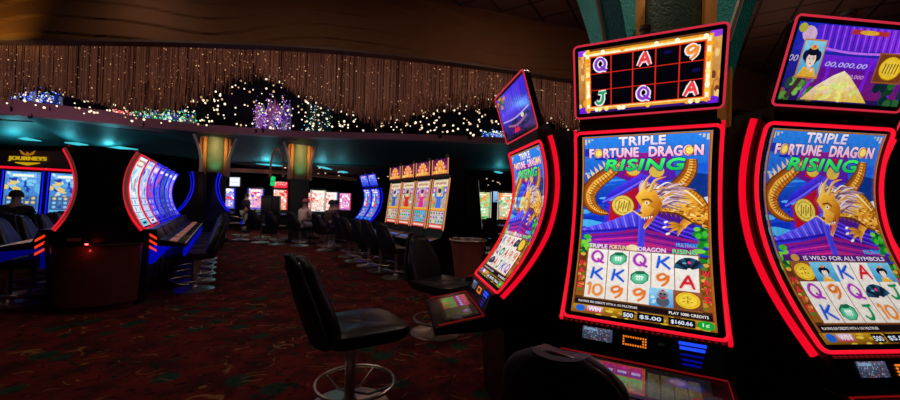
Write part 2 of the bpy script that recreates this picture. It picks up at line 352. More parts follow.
    scaly([(.6, .62), (.70, .655), (.80, .655), (.87, .62), (.93, .575), (1.03, .565)], [.09, .115, .125, .12, .10, .09], 16, (225, 145, 30), (120, 58, 12))
    c.stroke([(.64, .60), (.76, .60), (.86, .565), (.95, .535)], [.03, .045, .04, .02], (250, 205, 90), (200, 120, 30))
    for k in range(8): c.stroke([(.64 + .035 * k, .615 - .004 * k), (.655 + .035 * k, .575 - .006 * k)], .004, (160, 85, 20))
    c.ell(.83, .635, .05, .062, (215, 135, 30), 18, .4, c2=(255, 205, 80))
    c.stroke([(.90, .61), (.875, .565), (.82, .53), (.80, .505)], [.055, .045, .035, .03], (245, 180, 55), (190, 105, 20))
    for k in range(90):
        t = rnd.random(); x = .64 + .34 * t; y = .635 - .10 * t * t + rnd.uniform(-.045, .045); c.ell(x, y, rnd.uniform(.006, .013), rnd.uniform(.003, .006), rnd.choice([(170, 90, 20), (250, 205, 100), (235, 165, 50), (130, 65, 15), (255, 225, 140)]), 7, rnd.uniform(-.6, .2))
    c.stroke([(.63, .585), (.75, .578), (.84, .55), (.88, .53)], [.004, .012, .01, .003], (95, 45, 15)); c.stroke([(.66, .695), (.78, .71), (.87, .675), (.95, .62)], [.003, .009, .009, .003], (255, 235, 160))
    for dx, dy in ((-.10, .02), (-.11, -.005), (-.09, -.03), (-.03, -.045)): c.stroke([(.80, .505), (.80 + dx * .6, .505 + dy * .6 + .01), (.80 + dx, .505 + dy)], [.022, .018, .004], (240, 170, 50), (170, 95, 25))
    for dx, dy in ((-.115, .026), (-.125, -.002), (-.1, -.036)): c.ell(.80 + dx, .505 + dy, .011, .006, (250, 240, 230), 8, .4)
    for k in range(44):
        a = rnd.uniform(-.25, .95); r = rnd.uniform(.09, .18); x0, y0 = .56 + rnd.uniform(-.05, .08), .645 + rnd.uniform(-.05, .05)
        c.stroke([(x0, y0), (x0 + .5 * r * cos(a) / c.asp, y0 + .5 * r * sin(a) + .012), (x0 + r * cos(a) / c.asp, y0 + r * sin(a) * .75)], [.012, .011, .002], rnd.choice([(190, 160, 180), (150, 115, 140), (225, 200, 205), (200, 140, 60), (120, 80, 100), (175, 140, 165)]))
    for k in range(10):
        x0, y0 = .50 + .012 * k, .70 - .004 * k; c.stroke([(x0, y0 - .03), (x0 - .015, y0 + .02), (x0 + .01, y0 + .055)], [.016, .012, .003], rnd.choice([(240, 215, 190), (235, 170, 60), (215, 180, 170)]))
    for k in range(26):
        x0, y0 = .56 + rnd.uniform(-.07, .1), .66 + rnd.uniform(-.06, .05); a = rnd.uniform(.1, .9); r = rnd.uniform(.05, .11); c.stroke([(x0, y0), (x0 + .6 * r * cos(a) / c.asp, y0 + .5 * r * sin(a) + .008), (x0 + r * cos(a) / c.asp, y0 + r * sin(a) * .6)], [.008, .007, .001], rnd.choice([(235, 215, 215), (110, 75, 95), (250, 235, 225), (225, 160, 70)]))
    c.poly([(.45, .66), (.50, .71), (.60, .70), (.66, .63), (.62, .565), (.555, .56), (.505, .60)], [(245, 190, 60), (255, 215, 100), (240, 170, 50), (190, 105, 20), (150, 75, 15), (190, 110, 25), (225, 150, 40)])
    c.poly([(.505, .63), (.485, .57), (.50, .545), (.55, .55), (.60, .60)], [(250, 205, 90), (240, 180, 70), (250, 210, 110), (200, 120, 35), (225, 150, 45)])
    c.poly([(.55, .555), (.515, .495), (.53, .485), (.59, .535), (.63, .58)], [(215, 130, 40), (235, 170, 70), (240, 190, 90), (180, 95, 25), (150, 75, 20)])
    c.poly([(.535, .552), (.53, .515), (.575, .54), (.60, .572)], (120, 20, 25)); c.stroke([(.57, .55), (.545, .52), (.528, .497)], [.014, .012, .003], (225, 95, 70))
    for k in range(4): c.poly([(.52 + .018 * k, .55 + .003 * k), (.525 + .018 * k, .535 + .003 * k), (.533 + .018 * k, .552 + .003 * k)], (255, 250, 235))
    c.ell(.54, .63, .012, .009, (255, 245, 210), 8); c.ell(.54, .63, .005, .006, (120, 10, 10), 8); c.stroke([(.50, .645), (.55, .65), (.58, .635)], .008, (120, 60, 15)); c.ell(.49, .575, .01, .008, (120, 60, 20), 8)
    c.stroke([(.56, .69), (.60, .75), (.68, .77)], [.022, .014, .003], (250, 215, 130), (180, 110, 40)); c.stroke([(.52, .70), (.53, .75), (.58, .79)], [.02, .013, .003], (250, 215, 130), (180, 110, 40))
    c.stroke([(.49, .56), (.43, .585), (.38, .57)], [.008, .006, .002], (240, 200, 110))
    if wisp:
        for k in range(9): c.stroke([(rnd.uniform(.1, .8), rnd.uniform(.6, .95)) for _ in range(3)], [.002, .03, .002], rnd.choice([(90, 100, 235), (60, 60, 200), (130, 90, 230)]))
    # title lettering
    T = [('TRIPLE', .49, .965, .044, .36, (215, 205, 245), (250, 245, 255), (35, 40, 150)), ('FORTUNE', .265, .905, .048, .40, (240, 170, 215), (255, 225, 240), (70, 20, 110)), ('DRAGON', .745, .905, .05, .39, (240, 170, 215), (255, 225, 240), (70, 20, 110))]
    for body, x, y, h, w, a, b, o in T: c.text(body, x, y, h, a, w, off=.06, out=o, outw=.06, c2=b, space=1.05)
    for x in (.14, .845): c.ell(x, .905, .021, .024, (200, 130, 20), 16); c.ell(x, .905, .016, .019, (250, 225, 110), 16)
    c.text('RISING', .505, .837, .058, (25, 190, 70), .62, off=.06, shear=.18, out=(40, 20, 150), outw=.075, c2=(70, 255, 110), space=1.06)
    # strip with lettering
    c.text('MULTIWAY', .835, .414, .02, (30, 170, 245), .15, off=.03)
    if strip == 'TITLE':
        for body, x, w, cc in (('TRIPLE', .165, .15, (240, 225, 240)), ('FORTUNE', .335, .15, (240, 205, 150)), ('DRAGON', .585, .2, (240, 205, 235)), ('RISING', .82, .17, (110, 220, 140))): c.text(body, x, .379, .022, cc, w, off=.04, out=(70, 20, 80), outw=.05)
        c.ell(.44, .38, .028, .02, (235, 215, 170), 10)
    else:
        c.rect(.04, .366, .96, .397, (60, 20, 110), (90, 30, 120)); c.ell(.14, .382, .022, .017, (200, 150, 60), 10); c.text(strip, .56, .381, .019, (235, 225, 240), .7, off=.02)
    # side panels, lettering running down
    for x0, x1 in ((.0, .085), (.915, 1)):
        c.rect(x0, .09, x1, .33, (150, 90, 25), (95, 40, 20))
        for k in range(20): c.ell(rnd.uniform(x0, x1), rnd.uniform(.1, .33), .014, .01, rnd.choice([(190, 140, 40), (120, 60, 20), (215, 170, 60), (90, 120, 40)]), 8)
    for k, ch in enumerate('WAYS'):
        c.text(ch, .045, .275 - .042 * k, .03, (235, 50, 60), .045, off=.03, out=(110, 20, 30), outw=.04); c.text(ch, .955, .275 - .042 * k, .03, (235, 50, 60), .045, off=.03, out=(110, 20, 30), outw=.04)
    # reels
    gx0, gx1, gy0, gy1 = .085, .912, .087, .362
    c.rect(gx0 - .008, gy0 - .005, gx1 + .008, gy1 + .005, (140, 85, 40))
    cw = (gx1 - gx0) / 5; ch = (gy1 - gy0) / 3
    for i in range(5): c.rect(gx0 + cw * i + .003, gy0, gx0 + cw * (i + 1) - .003, gy1, (232, 222, 212), (240, 236, 228))
    for j in range(3):
        for i in range(5): sym(c, grid[j][i], gx0 + cw * (i + .5), gy1 - ch * (j + .5), ch)
    # message line and meters
    c.rect(0, 0, 1, .046, (120, 75, 15), (190, 140, 30))
    for k in range(40): c.ell(rnd.uniform(.2, .95), rnd.uniform(.0, .045), rnd.uniform(.008, .02), .006, rnd.choice([(215, 170, 40), (110, 60, 15), (235, 200, 70), (150, 100, 20)]), 8)
    c.rect(.02, .052, .985, .078, (22, 14, 20)); c.text('PLAYING 500 CREDITS WITH A 10X MULTIPLIER', .27, .065, .011, (225, 215, 215), .44, off=.02); c.text('PLAY 1000 CREDITS', .83, .065, .013, (235, 230, 225), .25, off=.03)
    c.ell(.07, .026, .022, .018, (30, 100, 215), 14); c.rect(.12, .010, .24, .043, (190, 25, 50), (225, 190, 220)); c.text('WIN', .18, .027, .02, (245, 235, 245), .09, off=.04)
    for x0, x1, tx in ((.385, .47, '500'), (.49, .67, '$5.00'), (.70, .87, '$160.66')):
        c.rect(x0, .006, x1, .042, (10, 8, 10)); c.text(tx, (x0 + x1) / 2, .022, .02, (215, 225, 245), (x1 - x0) * .8, off=.04)
    c.ell(.935, .025, .033, .021, (20, 160, 55), 16); c.text('1¢', .935, .025, .02, (190, 245, 190), .04, off=.03)
    # golden border line and corner frets
    for a in ((0, 0, .012, 1), (.988, 0, 1, 1), (0, .992, 1, 1)): c.rect(*a, (150, 95, 35), (185, 130, 60))
    c.rect(.012, .05, .02, .99, (120, 30, 20)); c.rect(.98, .05, .988, .99, (190, 60, 20))
    for sx in (0, 1):
        for k in range(3): x = .03 + .028 * k if sx == 0 else .97 - .028 * k; c.rect(x - .009, .955 + .012 * k, x + .009, .985, (205, 205, 190))
    return c
def art_topper_reels():
    c = Canvas(2.02); rnd = random.Random(5)
    c.rect(0, 0, 1, 1, (60, 20, 110), (110, 60, 20))
    for x0, x1 in ((0, .06), (.94, 1)):
        c.rect(x0, .05, x1, .95, (160, 90, 40), (225, 170, 90))
        for k in range(14): c.ell(rnd.uniform(x0, x1), rnd.uniform(.1, .95), .03, .06, rnd.choice([(240, 200, 130), (190, 120, 60), (110, 60, 40), (230, 150, 60)]), 8)
        c.ell((x0 + x1) / 2, .03, .09, .07, (110, 30, 215), 10); c.ell((x0 + x1) / 2, .97, .09, .06, (150, 60, 225), 10)
    c.rect(.05, .04, .95, .97, (240, 160, 40)); c.rect(.06, .07, .94, .94, (250, 225, 120)); c.rect(.066, .085, .934, .925, (255, 250, 215)); c.rect(.087, .088, .913, .90, (235, 140, 40))
    for k in range(44):
        t = rnd.random(); sd = rnd.randint(0, 3)
        x, y = ((t, .94), (t, .05), (.075, t), (.925, t))[sd]
        if .04 < x < .96: c.ell(x, y, .035, .035, rnd.choice([(255, 240, 150), (255, 200, 60), (250, 160, 40), (255, 255, 225)]), 8)
    c.rect(.095, .10, .905, .885, (215, 40, 25))
    for i in range(5):
        for j in range(3): x0 = .099 + .1612 * i; y0 = .108 + .2585 * j; c.rect(x0, y0, x0 + .152, y0 + .246, (4, 3, 8), (6, 4, 12))
    cx = lambda i: .099 + .1612 * i + .076; cy = lambda j: .108 + .2585 * j + .123
    for ch, i, j, a in (('Q', 0, 2, (120, 45, 190)), ('A', 2, 2, (225, 50, 55)), ('9', 4, 2, (235, 130, 30)), ('J', 0, 0, (20, 150, 90)), ('Q', 2, 0, (120, 45, 190)), ('A', 4, 0, (225, 50, 55))):
        glyph(c, ch, cx(i), cy(j), .23, a, tuple(min(255, v + 25) for v in a), (245, 235, 238), .36, .19)
    for x, y in ((cx(3), cy(2) + .05), (cx(4) + .03, cy(1))): c.ell(x, y, .06, .03, (12, 12, 70), 10)
    return c
def art_topper_pagoda():
    c = Canvas(2.02); rnd = random.Random(9)
    c.rect(0, 0, 1, 1, (40, 20, 90), (30, 45, 200))
    c.rect(.2, .06, .96, .62, (120, 25, 110), (90, 20, 170)); c.rect(.24, .45, 1, .62, (95, 25, 190), (110, 40, 230))
    c.poly([(.02, .66), (.16, .98), (1, 1), (1, .72), (.6, .70), (.3, .66)], [(40, 40, 210), (90, 40, 220), (150, 60, 250), (140, 50, 240), (100, 40, 220), (120, 60, 235)])
    for k in range(30): x = .2 + .028 * k; c.stroke([(x, .99), (x + .012, .68 + .03 * abs(k / 15 - 1))], .02, (75, 20, 180) if k % 2 else (170, 80, 255))
    c.stroke([(.2, .71), (.45, .665), (.75, .68), (1, .74)], .03, (200, 110, 255)); c.rect(.42, .9, .72, .96, (190, 50, 60)); c.ell(.56, .93, .16, .03, (235, 180, 50), 12)
    c.ell(.1, .86, .12, .1, (220, 180, 215), 12, -.4); c.ell(.04, .93, .07, .06, (190, 180, 60), 10)
    for x in (.3, .62, .86): c.poly([(x, .05), (x + .02, .6), (x + .045, .6), (x + .03, .05)], (125, 30, 225))
    c.text('00,000.00', .46, .50, .07, (190, 180, 245), .34, off=.03, shear=.2); c.text('00.000', .56, .36, .05, (215, 150, 225), .14, off=.02, shear=.2); c.text('000', .01, .55, .08, (180, 170, 190), .11, off=.03, shear=.2)
    for k in range(30): c.ell(rnd.uniform(0, .25), rnd.uniform(0, .3), .05, .05, rnd.choice([(90, 150, 60), (130, 190, 80), (40, 70, 60), (130, 80, 60), (60, 110, 40)]), 9)
    c.stroke([(.14, .36), (.10, .2), (.05, .03)], [.08, .07, .06], (70, 40, 50)); c.stroke([(.22, .33), (.19, .18), (.16, .05)], .05, (140, 50, 220))
    for k in range(12): c.ell(rnd.uniform(.76, 1), rnd.uniform(0, .3), .07, .07, rnd.choice([(20, 60, 40), (10, 40, 50), (40, 100, 50)]), 9)
    c.poly([(.17, .02), (.26, .2), (.38, .36), (.46, .43), (.52, .36), (.62, .2), (.72, .02)], [(240, 190, 120), (240, 220, 200), (250, 235, 200), (255, 245, 215), (250, 230, 150), (235, 215, 120), (240, 200, 60)])
    for k in range(26): x = rnd.uniform(.3, .62); c.ell(x, rnd.uniform(.05, .12 + .5 * max(0, .3 - abs(x - .46))), .06, .035, rnd.choice([(250, 240, 130), (235, 200, 90), (225, 240, 140), (250, 215, 180)]), 9, .5)
    c.rect(.075, .30, .255, .80, (205, 130, 60)); c.rect(.085, .32, .245, .78, (60, 165, 220), (140, 215, 240)); lady(c, .165, .54, .44)
    c.rect(.70, .30, .94, .70, (160, 85, 35)); c.rect(.71, .32, .93, .68, (120, 60, 30)); c.ell(.82, .5, .19, .16, (165, 110, 5), 22); c.ell(.82, .505, .18, .15, (245, 200, 30), 22, c2=(255, 225, 90))
    for k in range(5): c.stroke([(.765 + .025 * k, .43), (.775 + .025 * k, .57)], .018, (130, 85, 0))
    return c
def art_topper_violet():
    c = Canvas(2.02); rnd = random.Random(11)
    c.rect(0, 0, 1, 1, (40, 20, 60), (70, 40, 225)); c.rect(.05, .3, .95, .62, (40, 25, 160), (95, 50, 245))
    for k in range(16): x = .06 + .057 * k; c.stroke([(x, .95), (x - .01, .55)], .025, rnd.choice([(120, 70, 255), (60, 30, 210), (90, 90, 250)]))
    for k in range(14): c.ell(rnd.uniform(0, .3), rnd.uniform(.75, 1), .1, .05, rnd.choice([(20, 60, 60), (90, 110, 70), (200, 120, 60)]), 9)
    for k in range(24): c.ell(rnd.uniform(0, 1), rnd.uniform(.05, .32), .12, .05, rnd.choice([(20, 20, 70), (60, 30, 120), (30, 40, 60), (15, 12, 40)]), 9)
    c.ell(.72, .34, .09, .06, (230, 230, 160), 12); c.stroke([(.2, .28), (.5, .2), (.85, .28)], .05, (150, 90, 140)); c.poly([(.36, .06), (.42, .22), (.45, .12), (.52, .18), (.56, .06)], (220, 30, 70)); c.stroke([(.05, .42), (.5, .36), (.95, .42)], .03, (190, 150, 230))
    return c
def art_any(seed, bg, accents, cell=(225, 225, 230), asp=.607, reels=True):
    c = Canvas(asp); r = random.Random(seed)
    c.rect(0, 0, 1, 1, bg, tuple(min(255, v + 50) for v in bg))
    for k in range(34): c.ell(r.uniform(0, 1), r.uniform(.4, 1), r.uniform(.03, .12), r.uniform(.02, .07), r.choice(accents), 10, r.uniform(0, 3))
    c.rect(.12, .86, .88, .96, r.choice(accents)); c.rect(.2, .885, .8, .935, (250, 240, 220))
    if reels:
        c.rect(.06, .1, .94, .42, (60, 40, 40))
        for i in range(5):
            for j in range(3): x0 = .08 + .17 * i; y0 = .11 + .103 * j; c.rect(x0, y0, x0 + .16, y0 + .095, cell); c.ell(x0 + .08, y0 + .047, .035, .032, r.choice(accents), 8)
        c.rect(.03, .02, .97, .08, r.choice(accents)); c.rect(.3, .035, .7, .065, (20, 15, 20))
    return c
def art_fortune(seed):
    """upright screen: cream title, lanterns, central dancer, reels"""
    c = Canvas(.60); r = random.Random(seed)
    bgs = [(180, 190, 150), (215, 185, 170), (190, 160, 190), (200, 190, 160)]; mains = [(50, 90, 190), (200, 45, 40), (215, 40, 150), (60, 110, 215)]
    c.rect(0, 0, 1, 1, (140, 130, 90), bgs[seed % 4])
    for k in range(40): c.ell(r.uniform(0, 1), r.uniform(.38, .88), r.uniform(.02, .07), r.uniform(.015, .05), r.choice([(60, 160, 60), (230, 170, 60), (225, 225, 200), (120, 190, 120), (220, 120, 60), (190, 150, 210)]), 9)
    c.rect(.03, .86, .97, .98, (235, 215, 180)); [c.ell(.16 + .097 * k, .92 + .006 * (k % 3), .022, .03, (150, 90, 60), 7) for k in range(8)]
    for x in (.12, .88): c.rect(x - .09, .72, x + .09, .85, (120, 40, 190), (150, 70, 225)); c.ell(x, .78, .04, .04, (225, 190, 240), 9)
    m = mains[seed % 4]
    c.poly([(.3, .42), (.38, .66), (.62, .66), (.72, .42)], m); c.ell(.5, .72, .06, .07, (240, 205, 180)); c.ell(.5, .77, .07, .05, tuple(int(v * .5) for v in m)); c.stroke([(.36, .62), (.22, .68), (.2, .78)], .05, m); c.stroke([(.64, .62), (.78, .66), (.8, .76)], .05, m)
    c.rect(0, .36, 1, .42, (225, 120, 40), (240, 190, 70))
    alt = [(150, 60, 150), (60, 150, 90), (60, 165, 215), (170, 60, 160)][seed % 4]
    c.rect(0.02, .1, .98, .36, (70, 40, 60))
    for i in range(5):
        for j in range(3): x0 = .04 + .186 * i; y0 = .11 + .083 * j; c.rect(x0, y0, x0 + .175, y0 + .076, [(215, 215, 205), (120, 190, 225)][seed % 4 == 2]); c.ell(x0 + .087, y0 + .038, .04, .03, r.choice([alt, (230, 180, 40), (40, 110, 200), (210, 40, 50), (40, 150, 80)]), 8)
    c.rect(0, 0, 1, .095, (190, 30, 40), (225, 90, 40)); c.rect(.08, .03, .92, .07, (235, 200, 190))
    return c
def art_sunburst(seed):
    c = Canvas(1.75); r = random.Random(seed)
    c.rect(0, 0, 1, 1, (150, 30, 60), (80, 15, 75))
    for k in range(13):
        a0 = pi * k / 13; a1 = pi * (k + 1) / 13
        for rr, cc in ((.62, (250, 215, 130) if k % 2 else (225, 80, 40)), (.48, (245, 140, 50) if k % 2 else (240, 175, 80)), (.34, (230, 95, 30))):
            c.poly([(.5, .22), (.5 + rr * cos(a0) / c.asp, .22 + rr * 1.15 * sin(a0)), (.5 + rr * cos(a1) / c.asp, .22 + rr * 1.15 * sin(a1))], cc)
    c.ell(.5, .3, .2, .22, (245, 215, 150)); c.ell(.5, .28, .15, .18, (225, 110, 45)); c.ell(.5, .33, .06, .09, (250, 230, 190)); c.rect(.02, .05, .98, .24, (235, 170, 50), (250, 205, 100))
    for k in range(9): c.ell(.08 + .105 * k, .14, .05, .06, r.choice([(250, 235, 150), (225, 120, 40), (240, 80, 50)]), 9)
    c.ell(.1, .5, .08, .12, (170, 50, 190)); c.ell(.9, .5, .08, .12, (170, 50, 190))
    return c

# ------------------------------------------------------------------ curved slot machine
ZB, ZT, YM, YB = CAMZ - .515, CAMZ + .411, .028, -.235
YT = 0.0; _N = 200
def prof(v): a = 2 * (YB + YT - 2 * YM); b = YT - a - YB; return (ZB + (ZT - ZB) * v, a * v * v + b * v + YB)
def set_profile(yb, ym, yt):
    global YB, YM, YT, _tab, _arc, ARC
    YB, YM, YT = yb, ym, yt; _tab = [prof(i / _N) for i in range(_N + 1)]; _arc = [0]
    for i in range(_N): _arc.append(_arc[-1] + hypot(_tab[i + 1][0] - _tab[i][0], _tab[i + 1][1] - _tab[i][1]))
    ARC = _arc[-1]
set_profile(YB, YM, YT)
def on_arc(s):
    """arc length -> (z, y, normal towards the player)"""
    if s <= 0: i, f = 0, s / _arc[1]
    elif s >= ARC: i, f = _N - 1, (s - _arc[_N - 1]) / (ARC - _arc[_N - 1])
    else:
        lo, hi = 0, _N
        while hi - lo > 1:
            m = (lo + hi) // 2
            if _arc[m] <= s: lo = m
            else: hi = m
        i, f = lo, (s - _arc[lo]) / (_arc[lo + 1] - _arc[lo])
    z0, y0 = _tab[i]; z1, y1 = _tab[i + 1]; d = Vector((0, y1 - y0, z1 - z0)).normalized()
    return z0 + (z1 - z0) * f, y0 + (y1 - y0) * f, Vector((0, -d.z, d.y))
def surf(x, s, off=0): z, y, n = on_arc(s); return Vector((x, y, z)) + n * off
PW = .576
def screen_fn(u, v, k):
    i = min(23, int(v * 24 + 1e-6)); f = v * 24 - i; x = (u - .5) * PW; q = lambda j: surf(x, .03 + (ARC - .06) * j / 24, .004 + .00006 * k)
    return q(i).lerp(q(i + 1), f)
def loop_path(w, h, r, n=5):
    """rounded rectangle outline in (x, s), counter-clockwise"""
    P = []
    for cx, cy, a in ((w / 2 - r, h - r, 0), (-w / 2 + r, h - r, pi / 2), (-w / 2 + r, r, pi), (w / 2 - r, r, 3 * pi / 2)):
        for k in range(n + 1): t = a + pi / 2 * k / n; P.append((cx + r * cos(t), cy + r * sin(t)))
    Q = []
    for i, p in enumerate(P):
        q = P[(i + 1) % len(P)]; m = max(1, int(hypot(q[0] - p[0], q[1] - p[1]) / .05))
        for k in range(m): Q.append((p[0] + (q[0] - p[0]) * k / m, p[1] + (q[1] - p[1]) * k / m))
    return Q
# topper plane
TZ0, TY0, TZ1, TY1, TW = CAMZ + .478, -.015, CAMZ + .821, -.120, .651
TL = hypot(TZ1 - TZ0, TY1 - TY0); TD = Vector((0, TY1 - TY0, TZ1 - TZ0)).normalized(); TN = Vector((0, -TD.z, TD.y))
def tsurf(x, s, off=0): return Vector((x, TY0, TZ0)) + TD * s + TN * off
_cache = {}
def deck_art():
    c = Canvas(2.0); r = random.Random(2)
    c.rect(0, 0, 1, 1, (30, 25, 25)); c.rect(.02, .1, .56, .95, (150, 60, 25), (190, 80, 40))
    for k in range(5):
        x = .04 + .102 * k; c.rect(x, .58, x + .094, .92, (90, 40, 150), (200, 40, 110)); c.rect(x + .015, .66, x + .08, .74, (190, 170, 230)); c.rect(x, .14, x + .094, .54, [(40, 140, 60), (30, 190, 80), (190, 120, 80), (120, 130, 60), (150, 90, 80)][k], (70, 160, 70))
    for k in range(4): c.rect(.58 + .09 * k, .1, .66 + .09 * k, .85, (60, 65, 40), (90, 80, 50))
    c.ell(.78, .72, .16, .15, (90, 70, 100), 16); c.ell(.78, .72, .11, .09, (140, 110, 140), 14); c.ell(.9, .3, .1, .1, (120, 40, 35), 12)
    return c
def make_curved(art, topper, led=REDLED, led2=REDLED2, artmat=None, chin=True, topled=None, arrows=False, under=None, sidepanel=None, depth=.34):
    """parts only; caller names and labels the returned empty"""
    root = empty('slot_machine'); artmat = artmat or ART
    # cabinet body, tapering towards its back
    mb = MB(); rings = []
    for k in range(17):
        s = ARC * k / 16; p = surf(.322, s, -.028); z, y = p.z, p.y; yb = depth
        rings.append([(-.322, y, z), (.322, y, z), (.322, y + .10, z), (.235, yb, z), (-.235, yb, z), (-.322, y + .10, z)])
    lo = [(x, y, .84) for x, y, z in rings[0]]; rings.insert(0, lo); y0 = rings[-1][0][1]
    rings.append([(x * .98, y + (.01 if y < .2 else 0), ZT + .03) for x, y, z in rings[-1]])
    mb.loft(rings); mb.build('cabinet', BLACK, root)
    mb = MB(); mb.loft([[(-.27 * w, f, z), (.27 * w, f, z), (.22, depth, z), (-.22, depth, z)] for z, f, w in ((.0, -.10, 1), (.09, -.10, 1), (.10, -.15, 1.1), (.70, -.19, 1.16), (.84, -.26, 1.16))]); mb.build('base_cabinet', BLACK, root)
    # bezel glass
    mb = MB(); n = 24; ring = []
    for k in range(n + 1):
        s = .004 + (ARC - .008) * k / n; ring.append([surf(-.318, s, .0), surf(.318, s, .0), surf(.318, s, -.03), surf(-.318, s, -.03)])
    mb.loft(ring); mb.build('bezel', BEZEL, root)
    mb = MB(); lp = [surf(x, s, .006) for x, s in loop_path(.648, ARC - .008, .03)]; mb.tube(lp, .0082, 8, True); mb.build('light_frame', led, root)
    for sx in (-1, 1):
        mb = MB(); rg = []
        for k in range(25):
            t = k / 24; s = ARC * t; z, y, nn = on_arc(s); d = .016 + .030 * min(1, t * 2.2); x = sx * .326
            a = surf(x, s, -d); b = surf(x, s, -d - .024); rg.append([a, a + Vector((sx * .014, 0, 0)), b + Vector((sx * .014, 0, 0)), b])
        mb.loft(rg); mb.build('side_light', led2, root)
    if sidepanel:
        for sx in (-1, 1):
            mb = MB(); rg = []
            for k in range(25):
                t = k / 24; s = ARC * t; d = .004; x = sx * .3235; a = surf(x, s, -d); b = surf(x, s, -d - .013 - .03 * min(1, t * 2.2)); rg.append([a, a + Vector((sx * .006, 0, 0)), b + Vector((sx * .006, 0, 0)), b])
            mb.loft(rg); mb.build('side_panel', sidepanel, root)
    key = ('art', id(art))
    if key in _cache: o = _cache[key].copy(); col.objects.link(o); o.parent = root
    else: o = art.build('display', screen_fn, root, artmat); _cache[key] = o
    # chin panel with player tracking unit
    mb = MB(); mb.loft([[(-.315, -.25, .935), (.315, -.25, .935), (.315, -.1, .935), (-.315, -.1, .935)], [(-.315, -.305, .80), (.315, -.305, .80), (.315, -.1, .80), (-.315, -.1, .80)]]); cp = mb.build('chin_panel', BLACK, root, bevel=.006)
    def chin_pt(x, z, off=0): t = (.935 - z) / .135; return Vector((x, -.25 - .055 * t, z)) + Vector((0, -.926, .377)) * off
    def plate(x0, x1, z0, z1, off=.004): 
        m2 = MB(); f = [chin_pt(x0, z0, off), chin_pt(x1, z0, off), chin_pt(x1, z1, off), chin_pt(x0, z1, off)]; g = [chin_pt(x0, z0, -.006), chin_pt(x1, z0, -.006), chin_pt(x1, z1, -.006), chin_pt(x0, z1, -.006)]; m2.loft([g, f]); return m2
    if chin:
        mb = MB()
        for k in range(28): x = -.30 + .6 * k / 27; mb.box((x - .006, -.262, .925), (x + .006, -.25, .932))
        mb.build('chin_light', mat('red_led_faint', (.05, 0, 0), .4, emit=rgb(95, 12, 14), strength=.6), cp)
        c = Canvas(2.6); r = random.Random(4); c.rect(0, 0, 1, 1, (60, 70, 90), (90, 110, 150))
        for k in range(150): c.ell(r.random(), r.random(), .06, .05, r.choice([(170, 90, 80), (90, 120, 170), (190, 190, 200), (60, 60, 80), (150, 70, 60)]), 6)
        c.rect(.05, .72, .5, .9, (150, 190, 230))
        if 'ct' in _cache: o = _cache['ct'].copy(); col.objects.link(o); o.parent = cp
        else: _cache['ct'] = c.build('card_screen', lambda u, v, k: chin_pt(-.225 + .125 * u, .862 + .05 * v, .005 + .0001 * k), cp, ARTDIM, cuts=1)
        mb = MB()
        for i in range(10):
            for j in range(4):
                if j in (0, 3) or i in (0, 9) or (i == 8): x = -.055 + .0095 * i; z = .868 + .010 * j; p = chin_pt(x, z, .003); mb.box((p.x - .003, p.y - .002, p.z - .003), (p.x + .003, p.y + .003, p.z + .003))
        mb.build('segment_display', ORANGELED, cp)
        plate(.075, .10, .885, .895).build('card_slot', GREY, cp)
        bd = plate(.135, .30, .815, .925, .012).build('bill_acceptor', MATTE, cp)
        mb = MB()
        dim = MB(); top_ = MB()
        for k, z in enumerate((.908, .891, .868, .850, .834)):
            p0 = chin_pt(.15 + .003 * k, z, .013); p1 = chin_pt(.245 - .005 * k, z, .013); h = Vector((0, 0, .006 if k < 2 else .004)); mb = top_ if k < 2 else dim
            mb.loft([[p0 - h, p1 - h, p1 + h, p0 + h], [p0 - h + Vector((0, -.003, 0)), p1 - h + Vector((0, -.003, 0)), p1 + h + Vector((0, -.003, 0)), p0 + h + Vector((0, -.003, 0))]])
        dim.build('acceptor_light', mat('blue_led_dim', (0, 0, .03), .3, emit=rgb(5, 10, 150), strength=.7), bd); top_.build('acceptor_light', mat('blue_led_hot', (0, 0, .05), .3, emit=rgb(30, 70, 255), strength=1.3), bd)
    # button deck
    mb = MB(); mb.loft([[(-.33, -.60, .70), (.33, -.60, .70), (.33, -.60, .745), (-.33, -.60, .745)], [(-.33, -.30, .72), (.33, -.30, .72), (.33, -.30, .805), (-.33, -.30, .805)], [(-.315, -.2, .74), (.315, -.2, .74), (.315, -.2, .805), (-.315, -.2, .805)]]); dk = mb.build('button_deck', BLACK, root, bevel=.008)
    dp = lambda x, t, off=0: Vector((x, -.30 - .30 * t, .805 - .06 * t + off))
    if chin:
        mb = MB(); mb.tube([dp(-.31, .93, .006), dp(-.31, .04, .006), dp(.31, .04, .006), dp(.31, .93, .006)], .0035, 6); mb.build('deck_light', REDDIM, dk)
        if 'dk' in _cache: o = _cache['dk'].copy(); col.objects.link(o); o.parent = dk
        else: _cache['dk'] = deck_art().build('deck_screen', lambda u, v, k: dp(-.25 + .50 * u, .78 - .68 * v, .004 + .0001 * k), dk, ARTDIM, cuts=1)
        mb = MB(); mb.lathe([(.038, 0), (.04, .012), (.034, .018), (.001, .02)], 20, dp(.285, .55, -.002) + Vector((-.03, 0, 0))); mb.build('spin_button', GREY, dk)
    else:
        mb = MB()
        for k in range(6): p = dp(-.24 + .09 * k, .45); mb.box((p.x - .03, p.y - .05, p.z - .01), (p.x + .03, p.y + .05, p.z + .008))
        mb.build('button', mat('amber_buttons', (.1, .08, .07), .3, emit=rgb(190, 120, 95), strength=.4), dk)
        mb = MB(); mb.tube([dp(.0 - .31, .96, .004), dp(.31, .96, .004)], .006, 6); mb.build('deck_light', led if under is None else DIMWHITE, dk)
    if under:
        mb = MB(); mb.box((-.29, -.235, .50), (.29, -.19, .70)); mb.build('underglow_panel', under, root)
        mb = MB(); mb.box((-.33, -.59, .585), (.33, -.565, .695)); mb.build('underglow_strip', under, dk)
